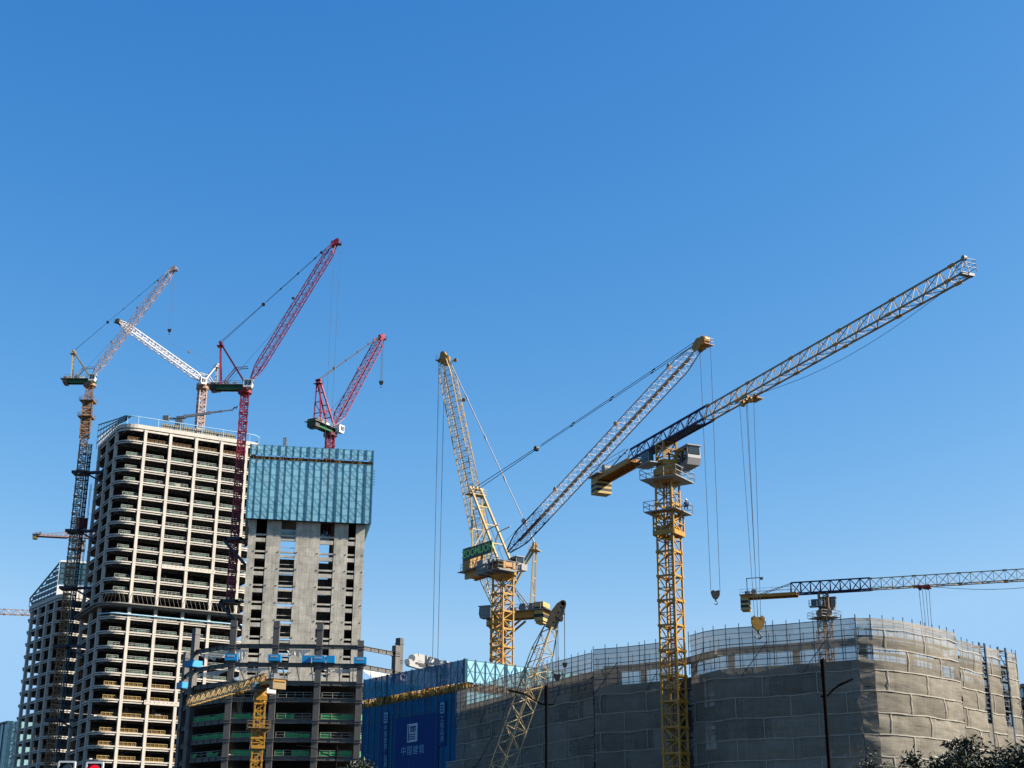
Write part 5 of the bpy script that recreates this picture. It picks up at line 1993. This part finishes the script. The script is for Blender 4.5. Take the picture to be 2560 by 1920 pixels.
# ---- red luffing crane inside the core screen
qx, qy = -52.1, 400.0
qb = V((qx, qy, 0))
fq = V((.52, .854, 0)).normalized()
KR2 = dict(KR)
KR2.update(collar='maroon', boom='crane_red', cabinet='white_paint')
luffer('tower_crane', 'shorter magenta-red luffing crane standing out of the top of the blue core screen', qx, qy, 127.9, fq, 98.0, 2.1, R(20), 2.8,
       qb + fq * 1.8 + Z * 131.2, on_plane(796, 950, qb, fq), on_plane(955, 842, qb, fq), -8.6, KR2,
       mtc=.32, mtb=.16, bw=2.3, bn=22, btc=.2, btb=.085, hoist_z=at(955, 954, on_plane(955, 842, qb, fq).y).z, hook=1.0, rr=.09, head=1.2, rope_frac=.25, cab_side=-1, cab_r=1.4, rail_r=.09, aw=1.3, apex_w=.5)

# ---- white / orange luffing crane tied to the shaded side of the pale tower
wx, wy = -137.0, 447.0
wb = V((wx, wy, 0))
KW = dict(mast='old_orange', collar='old_orange', deck='deck_green', cw='old_orange', aframe='boom_cream', boom='boom_pink', head='boom_pink', cab='white_paint')
luf_w = luffer('tower_crane', 'tall luffing crane with weathered orange mast and pale pink boom, left of the pale tower', wx, wy, 159.2, fr_, 0, 2.2, R(15), 2.8,
               on_plane(233, 937, wb, fr_), on_plane(184, 878, wb, fr_), on_plane(434, 672, wb, fr_), -8.4, KW,
               mtc=.32, mtb=.15, bw=2.0, bn=26, btc=.16, btb=.075, hoist_z=at(415, 825, 447).z, hook=.9, rr=.045, head=1.1, rope_frac=.35, cab_side=-1, cab_r=1.3, rail_r=.09, cw=(1.3, 2.0), aw=.9, apex_w=.5)
for zc in (153.0, 147.6):
    m = MB()
    m.obox((wx, wy, zc), (2.3, 0, 0), (0, 2.3, 0), (0, 0, .1))
    rail(m, [(wx - 2.3, wy - 2.3, zc), (wx + 2.3, wy - 2.3, zc), (wx + 2.3, wy + 2.3, zc), (wx - 2.3, wy + 2.3, zc)], 1.2, .09, 2, 2, True)
    m.build('platform', MT['old_orange'], luf_w[0])
m = MB()
mast_mesh(m, wx, wy, 141.0, 152.9, 2.9, R(15), 2.4, .34, .2, core=False)
m.build('climbing_cage', MT['old_orange'], luf_w[0])
for zc in (129.0, 110.0, 92.0, 74.0, 52.0):
    ties(luf_w[0], wx, wy, zc, 1.9, [((wx, wy - 1, zc), (wx + 9.6, wy - 2.8, zc)), ((wx, wy + 1, zc), (wx + 9.6, wy - 1.5, zc)), ((wx + 1.9, wy, zc), (wx + 8.8, wy - 2, zc - 4))], 'navy_steel', .4)

# ---- white luffing crane behind the pale tower, boom to the left
vx, vy = -105.5, 470.0
vb = V((vx, vy, 0))
tipv = at(296, 803, 450)
fv = V((tipv.x - vx, tipv.y - vy, 0)).normalized()
KV = dict(mast='boom_pink', collar='old_orange', deck='boom_pink', cw='boom_pink', aframe='boom_white', boom='bright_boom', head='dark_steel', cab='white_paint', guides=())
luffer('tower_crane', 'pale luffing crane rising behind the roof of the pale tower, white boom pointing left', vx, vy, 166.3, fv, 100, 2.3, R(30), 2.8,
       on_plane(508, 952, vb, fv), on_plane(543, 912, vb, fv), on_plane(296, 803, vb, fv), -7.0, KV,
       mtc=.34, mtb=.18, bw=1.9, bn=26, btc=.24, btb=.10, rr=.012, head=1.0, rope_frac=.3, cab_side=1, cab_r=1.2, rail_r=.09, cw=(1.2, 1.6), aw=.8, apex_w=.4)

# ---- two distant cranes at the left edge
KD = dict(mast='old_orange', jib='boom_pink', root='boom_pink', cj='boom_pink', hook='crane_yellow', cab='white_paint', trolley='old_orange')
d1 = at(199, 1345, 560)
flattop('tower_crane', 'distant orange-masted crane behind the weathered orange mast, stub counter jib pointing left', d1.x, 560.0, 60, d1.z + .2, (.98, .2), 30.0, -17.5, 2.2, R(20), 2.8, 2.0, 1.7, (-6.0, 6.0), KD, 20.0, d1.z - 8,
        mtc=.34, mtb=.2, rr=.06, n=12, ztab=d1.z - 4.0, tc=.24, tb=.13, group='flat-top tower cranes', hook=None, cwz=1.0)
d2 = at(130, 1532, 640)
flattop('tower_crane', 'far crane behind the farther pale tower, its jib end showing at left edge', d2.x, 640.0, 0, d2.z - 1.5, (-.98, -.2), 45.0, -10.0, 2.2, R(10), 2.8, 2.2, 1.8, (-4.0, 5.0), KD, 28.0, d2.z - 12,
        mtc=.34, mtb=.2, rr=.06, n=16, ztab=d2.z - 8.0, tc=.26, tb=.14, group='flat-top tower cranes', hook=None, cwz=1.5)

# ---- crawler crane, lattice boom before the nets
def crawler():
    Y = 178.0
    f0, hd, tp = at(1255, 1918, Y), at(1377, 1570, Y), at(1408, 1509, Y)
    k = (f0 - hd).normalized()
    ft = hd + k * ((hd.z - 2.6) / -k.z)
    root = thing('crawler_crane', 'crawler crane lattice boom, buff below, paler above, dark bent head, before the nets', 'crane', (ft.x - 2, Y, 0))
    d = V((k.x, 0, 0)).normalized()
    b = V((0, 1, 0))
    m = MB()
    for s in (-1, 1):
        m.obox((ft.x - 2.5, Y + s * 2.3, .65), (3.6, 0, 0), (0, .5, 0), (0, 0, .55))
        for e in (-1, 1):
            m.disc((ft.x - 2.5 + e * 3.6, Y + s * 2.3, .65), (0, 1, 0), .55, 1.0, 16)
    m.build('crawler_track', MT['dark_steel'], root)
    m = MB()
    m.obox((ft.x - 3.0, Y, 2.3), (4.2, 0, 0), (0, 1.5, 0), (0, 0, .95))
    m.disc((ft.x - 2.5, Y, 1.3), (0, 0, 1), 1.3, .5, 18)
    m.build('house', MT['crane_yellow'], root)
    m = MB()
    m.obox((ft.x - 7.5, Y, 2.6), (.6, 0, 0), (0, 1.9, 0), (0, 0, 1.2))
    m.build('counterweight', MT['dark_steel'], root)
    cab_parts(root, (ft.x - .3, Y - 2.1, 1.6), V((1, 0, 0)), V((0, 1, 0)), 2.0, 1.2, 1.9, MT['crane_yellow'])
    m = MB()
    cut = ft.lerp(hd, .72)
    MT['boom_buff'] = pm('boom_buff', (0.55, 0.42, 0.22), 0.5, var=0.15, scale=1.0, speck=0.3)
    lattice(m, ft, cut, 2.0, 1.9, 19, .12, .075, up=(-.55, -.75, .35), t0=.08, post=4, mi=0)
    lattice(m, cut, hd, 2.0, 1.9, 9, .12, .06, up=(-.55, -.75, .35), t1=.35, s1=.6, post=3, mi=1)
    bo = m.build('boom', [MT['boom_buff'], MT['boom_cream']], root)
    m = MB()
    x = (hd - ft).normalized()
    for s, kx in ((-1, .55), (1, .60)):
        q = ft.lerp(hd, .80 + .02 * s)
        sd = x.cross(b)
        m.plate([q + sd * s * .55 - b * .3, q + x * 3.2 + sd * s * .5 - b * .3, q + x * 3.2 + sd * s * .5 + b * .45, q + sd * s * .55 + b * .45], sd, .06)
    m.build('boom_panel', MT['machine_grey'], bo)
    m = MB()
    sd = -x.cross(b).normalized()
    for s in (-1, 1):
        o = b * s * .5
        lft = [hd - sd * .62 + o, hd - sd * .62 + x * 1.7 + o, tp + V((-.75, 0, -.15)) + o, tp + V((-.1, 0, .3)) + o]
        rgt = [hd + sd * .62 + o, hd + sd * .62 + x * 1.1 + o, tp + V((-.05, 0, -1.3)) + o, tp + V((.3, 0, -.1)) + o]
        for i in range(3):
            m.plate([lft[i], rgt[i], rgt[i + 1], lft[i + 1]], b, .1)
            m.bar(lft[i], lft[i + 1], .16)
            m.bar(rgt[i], rgt[i + 1], .16)
    for i in range(5):
        q = hd.lerp(tp, i / 5)
        m.bar(q - b * .55, q + b * .55, .2)
    m.disc(tp, b, .34, 1.1, 14)
    m.disc(hd + x * 1.5 + sd * .8, b, .28, 1.2, 12)
    m.bar(hd + x * 2.0 + sd * .5, hd + x * 2.2 + sd * 1.1, .12)
    m.build('boom_head', MT['head_brown'], root)
    m = MB()
    mast_top = V((ft.x - 9.5, Y, 11.0))
    for s in (-1, 1):
        o = b * s * .5
        m.tube([at(1190, 1915, Y) + o, mast_top + o], .06, 5)
        m.tube([at(1362, 1562, Y) + o, at(1318, 1668, Y) + o, at(1280, 1756, Y) + o, at(1190, 1915, Y) + o], .05, 5)
    m.build('pendant_rope', MT['rope'], root)
    m = MB()
    m.bar((ft.x - 1.2, Y - .8, 2.8), mast_top - b * .6, .22)
    m.bar((ft.x - 1.2, Y + .8, 2.8), mast_top + b * .6, .22)
    m.bar(mast_top - b * .7, mast_top + b * .7, .25)
    m.bar((ft.x - 6.5, Y, 3.0), mast_top, .16)
    m.build('gantry_mast', MT['crane_yellow'], root)
    m = MB()
    h1, h2 = at(1393, 1690, Y), at(1412, 1660, Y)
    for s in (-.12, .12):
        m.tube([(h1.x + s, Y, hd.z + .9), (h1.x + s, Y, h1.z)], .04, 4)
    m.tube([(h2.x, Y, tp.z), (h2.x, Y, h2.z)], .045, 4)
    m.build('hoist_rope', MT['rope'], root)
    hook_parts(root, h1, .62, 'black')
    hook_parts(root, h2, .45, 'black')
crawler()
# ================================================================= STREET THINGS IN FRONT
def lamp(label, Y, top, thick_y, arm, stub, rpole, rtop, head, group='street lamps'):
    t0 = at(*top, Y)
    root = thing('street_lamp', label, 'street lamp', (t0.x, Y, 0), group)
    zt, zk = t0.z, at(top[0], thick_y, Y).z
    x = t0.x
    m = MB()
    m.tube([(x, Y, 0), (x, Y, .5)], rpole * 1.7, 10)
    m.tube([(x, Y, .5), (x, Y, zk)], rpole * 1.15, 10, r1=rpole)
    m.tube([(x, Y, zk), (x, Y, zt)], rtop, 10)
    m.disc((x, Y, zt), (0, 0, 1), rtop * .75, .16, 10)
    m.build('pole', MT['lamp_black'], root)
    pts = [at(*p, Y) for p in arm]
    pts[0] = V((x, Y, pts[0].z))
    m = MB()
    m.tube(pts, rpole * .62, 7, r1=rpole * .42)
    if stub:
        m.tube([pts[0], at(*stub, Y)], rpole * .55, 7)
    m.build('arm', MT['lamp_black'], root)
    h0, h1 = pts[-1], at(*head, Y)
    d = (h1 - h0).normalized()
    m = MB()
    m.tube([h0 - d * .25, h0 + d * .1, (h0 + h1) / 2, h1], rpole * .7, 8, r1=rpole * .6)
    m.obox((h0 + h1) / 2, (h1 - h0) / 2, V((0, 1, 0)) * rpole * 1.1, d.cross(V((0, 1, 0))) * rpole * .45)
    m.build('lamp_head', MT['lamp_black'], root)

lamp('black street lamp with its curved arm reaching left before the nets and crawler boom', 85.0, (1366, 1717), 1758, [(1368, 1762), (1352, 1760), (1335, 1750), (1318, 1738), (1300, 1732)], (1383, 1761), .088, .125, (1271, 1726))
lamp('black street lamp with a short raised arm to the right, before the netted building corner', 80.0, (2056, 1651), 1695, [(2061, 1742), (2070, 1738), (2085, 1722), (2104, 1710)], (2052, 1741), .105, .125, (2131, 1698))
lamp('thin dark street lamp before the foot of the steel frame, curved arm to the left', 130.0, (842, 1866), 1880, [(841, 1893), (826, 1891), (808, 1884), (790, 1873), (770, 1867)], (858, 1893), .085, .11, (740, 1864))

def signal(label, px, py, Y, lit, group='traffic lights'):
    t = at(px, py, Y)
    root = thing('traffic_light', label, 'traffic light', (t.x, Y, 0), group)
    w, hgt = .235, 1.28
    zt = t.z
    def rrect(hw, z0, z1, r, y):
        p = []
        for cx, cz, a0 in ((hw - r, z1 - r, 0), (-hw + r, z1 - r, 90), (-hw + r, z0 + r, 180), (hw - r, z0 + r, 270)):
            for k in range(5):
                a_ = R(a0 + k * 22.5)
                p.append(V((t.x + cx + math.cos(a_) * r, y, cz + math.sin(a_) * r)))
        return p
    m = MB()
    o, i_ = rrect(w, zt - hgt, zt, .05, Y - .1), rrect(w - .045, zt - hgt + .045, zt - .045, .025, Y - .1)
    n = len(o)
    ob_, ib_ = [p + V((0, .05, 0)) for p in o], [p + V((0, .05, 0)) for p in i_]
    m.add(o + i_ + ob_ + ib_, [(k, (k + 1) % n, n + (k + 1) % n, n + k) for k in range(n)] + [(2 * n + k, 2 * n + (k + 1) % n, (k + 1) % n, k) for k in range(n)]
          + [(n + k, n + (k + 1) % n, 3 * n + (k + 1) % n, 3 * n + k) for k in range(n)])
    m.build('border', MT['road_white'], root)
    m = MB()
    m.plate(rrect(w - .01, zt - hgt + .01, zt - .01, .05, Y - .04), (0, 1, 0), .03)
    m.obox((t.x, Y + .1, zt - hgt / 2), (w * .75, 0, 0), (0, .1, 0), (0, 0, hgt * .47))
    m.build('housing', MT['black'], root)
    for k in range(3):
        zc = zt - .235 - k * .40
        m = MB()
        m.disc((t.x, Y - .065, zc), (0, 1, 0), .15, .03, 24)
        ln = m.build('lens', MT['red_lamp'] if (lit and k == 0) else MT['cab_glass'], root)
        m = MB()
        for q_ in range(13):
            a0, a1 = R(0 + q_ * 180 / 13), R((q_ + 1) * 180 / 13)
            c0, c1 = V((math.cos(a0) * .17, 0, math.sin(a0) * .17)), V((math.cos(a1) * .17, 0, math.sin(a1) * .17))
            b0 = V((t.x, Y - .07, zc))
            f_ = V((0, -.16, 0))
            m.plate([b0 + c0, b0 + c1, b0 + c1 + f_, b0 + c0 + f_], c0, .008)
        m.build('visor', MT['black'], root)
    m = MB()
    m.tube([(t.x, Y + .2, 0), (t.x, Y + .2, zt - hgt * .3)], .07, 10)
    m.disc((t.x, Y + .2, .1), (0, 0, 1), .16, .2, 12)
    m.bar((t.x, Y + .2, zt - hgt * .5), (t.x, Y, zt - hgt * .5), .08)
    m.build('post', MT['galvanised'], root)
signal('white-edged traffic light with an unlit dark lens, at the bottom left', 170.5, 1903, 40, False)
signal('white-edged traffic light showing red, at the bottom left', 240, 1905, 40, True)

# worker crouching on the crane's lower platform
def worker(p):
    root = thing('person', 'person in dark blue work clothes and white helmet crouching on the crane platform', 'person', p)
    pts = [(0, 0, .42), (0, .05, .66), (0, .12, .86), (0, .16, .98), (0, .2, 1.1),
           (-.19, .14, .82), (-.27, .3, .6), (-.2, .5, .62), (.19, .14, .82), (.27, .3, .6), (.2, .5, .62),
           (-.12, .02, .40), (-.18, .38, .48), (-.16, .2, .1), (-.16, .36, .05), (.12, .02, .40), (.18, .38, .48), (.16, .2, .1), (.16, .36, .05)]
    ed = [(0, 1), (1, 2), (2, 3), (3, 4), (2, 5), (5, 6), (6, 7), (2, 8), (8, 9), (9, 10), (0, 11), (11, 12), (12, 13), (13, 14), (0, 15), (15, 16), (16, 17), (17, 18)]
    rad = [.16, .17, .17, .07, .10, .09, .06, .045, .09, .06, .045, .12, .09, .06, .05, .12, .09, .06, .05]
    me = bpy.data.meshes.new('body')
    me.from_pydata([V(q_) for q_ in pts], ed, [])
    o = bpy.data.objects.new('body', me)
    COL.objects.link(o)
    o.parent = root
    sk = o.modifiers.new('skin', 'SKIN')
    for v_, r_ in zip(me.skin_vertices[0].data, rad):
        v_.radius = (r_, r_)
    me.skin_vertices[0].data[0].use_root = True
    ss = o.modifiers.new('sub', 'SUBSURF')
    ss.levels = 1
    ss.render_levels = 1
    me.materials.append(MT['work_blue'])
    m = MB()
    c = V(p) + V((0, .2, 1.17))
    for i in range(4):
        a0 = i * .38
        m.tube([c + Z * math.sin(a0) * .15, c + Z * math.sin(a0 + .38) * .15], .15 * math.cos(a0), 12, r1=.15 * math.cos(a0 + .38) + .001)
    m.obox(c + V((0, .1, .0)), (.12, 0, 0), (0, .12, 0), (0, 0, .012))
    m.build('helmet', MT['white_paint'], root)
    m = MB()
    c2_ = V(p) + V((0, .21, 1.08))
    m.tube([c2_ - Z * .12, c2_ - Z * .03, c2_ + Z * .06], .085, 10, r1=.105)
    m.obox(c2_ + V((0, .1, -.02)), (.015, 0, 0), (0, .02, 0), (0, 0, .03))
    m.build('face', MT['skin'], root)
wp = at(1717, 1290, 163.2)
worker((wp.x, 163.2, 44.2))

# ---------------------------------------------------------------- trees in front of the nets
def tree(label, x, y, h, crown_r, zc, nb_, nl, seed, upright=.6, leafl=.22, group='street trees', lean=0.0, sparse=False):
    rnd = random.Random(seed)
    root = thing('street_tree', label, 'tree', (x, y, 0), group)
    tr = MB()
    lf = MB()
    top = V((x + lean, y, h * .93))
    pts = [V((x, y, 0)).lerp(top, k / 6) + V((rnd.uniform(-.06, .06), rnd.uniform(-.06, .06), 0)) * (k > 0) for k in range(7)]
    tr.tube(pts, .09 + h * .006, 8, r1=.015)
    tips = [pts[-1]]
    for i in range(nb_):
        f = rnd.uniform(zc, .93)
        p = V((x, y, 0)).lerp(top, f)
        a_ = rnd.uniform(0, 2 * math.pi)
        l = crown_r * rnd.uniform(.55, 1.15) * (1.15 - .75 * (f - zc) / (1 - zc + .01))
        d = V((math.cos(a_), math.sin(a_), upright * rnd.uniform(.6, 1.5))).normalized()
        q1 = p + d * l * .5 + V((0, 0, .05))
        q2 = p + d * l + V((0, 0, .16 * l))
        tr.tube([p, q1, q2], .035, 5, r1=.008)
        tips += [q1.lerp(q2, .35), q1.lerp(q2, .7), q2, q1]
        for k in range(2):
            e = q1.lerp(q2, rnd.random()) + V((rnd.uniform(-1, 1), rnd.uniform(-1, 1), rnd.uniform(.1, 1))) * l * .33
            tr.tube([q1.lerp(q2, .4), e], .012, 4, r1=.005)
            tips += [e, q1.lerp(e, .6)]
    per = max(4, nl // len(tips))
    for t_ in tips:
        for k in range(per):
            c = t_ + V((rnd.gauss(0, 1), rnd.gauss(0, 1), rnd.gauss(0, .8))) * (.13 if sparse else .17) * crown_r
            d = V((rnd.uniform(-1, 1), rnd.uniform(-1, 1), rnd.uniform(-.9, .7))).normalized()
            s_ = d.cross(V((rnd.uniform(-1, 1), rnd.uniform(-1, 1), rnd.uniform(-1, 1)))).normalized()
            l = leafl * rnd.uniform(.75, 1.35)
            w = l * .17
            nn_ = d.cross(s_) * l * .08
            lf.add([c, c + d * l * .45 + s_ * w + nn_, c + d * l, c + d * l * .45 - s_ * w + nn_], [(0, 1, 2, 3)], 0 if rnd.random() < .72 else 1)
    tr.build('trunk', MT['bark'], root)
    lf.build('crown', [MT['leaf'], MT['leaf_light']], root)

def tp_(px, py, Y):
    p = at(px, py, Y)
    return p.x, p.z / .955
x, z_ = tp_(2403, 1826, 45); tree('tall slender tree with loose leafy top rising highest at the lower right', x, 45.0, z_, .85, .60, 26, 1000, 3, 1.0, .20, sparse=True)
x, z_ = tp_(2372, 1880, 44); tree('dense dark tree close at the left of the tall slender tree', x, 44.0, z_, 1.0, .50, 34, 3600, 4, .8, .19)
x, z_ = tp_(2290, 1880, 43); tree('upright shrubby tree with spiky shoots, leftmost of the lower right trees', x, 43.0, z_, .85, .50, 30, 2800, 5, 1.4, .18)
x, z_ = tp_(2486, 1884, 44); tree('bushy tree right of the tall slender tree', x, 44.0, z_, .95, .50, 34, 3200, 6, .8, .19)
x, z_ = tp_(2552, 1872, 42); tree('dense bushy tree cut by the right edge of the photo', x, 42.0, z_, 1.1, .48, 36, 4000, 8, .8, .19)
x, z_ = tp_(2172, 1876, 62); tree('small dark leafy tree at the foot of the netted corner', x, 62.0, z_, 1.1, .5, 26, 2600, 9, .6, .20)
x, z_ = tp_(903, 1892, 150); tree('dark tree top at the foot of the blue screen and steel frame', x, 150.0, z_, 2.2, .5, 26, 2200, 10, .6, .5)
x, z_ = tp_(2236, 1908, 44); tree('low sprig of leaves between the netted corner and the spiky tree', x, 44.0, z_, .5, .6, 14, 700, 12, .7, .16)
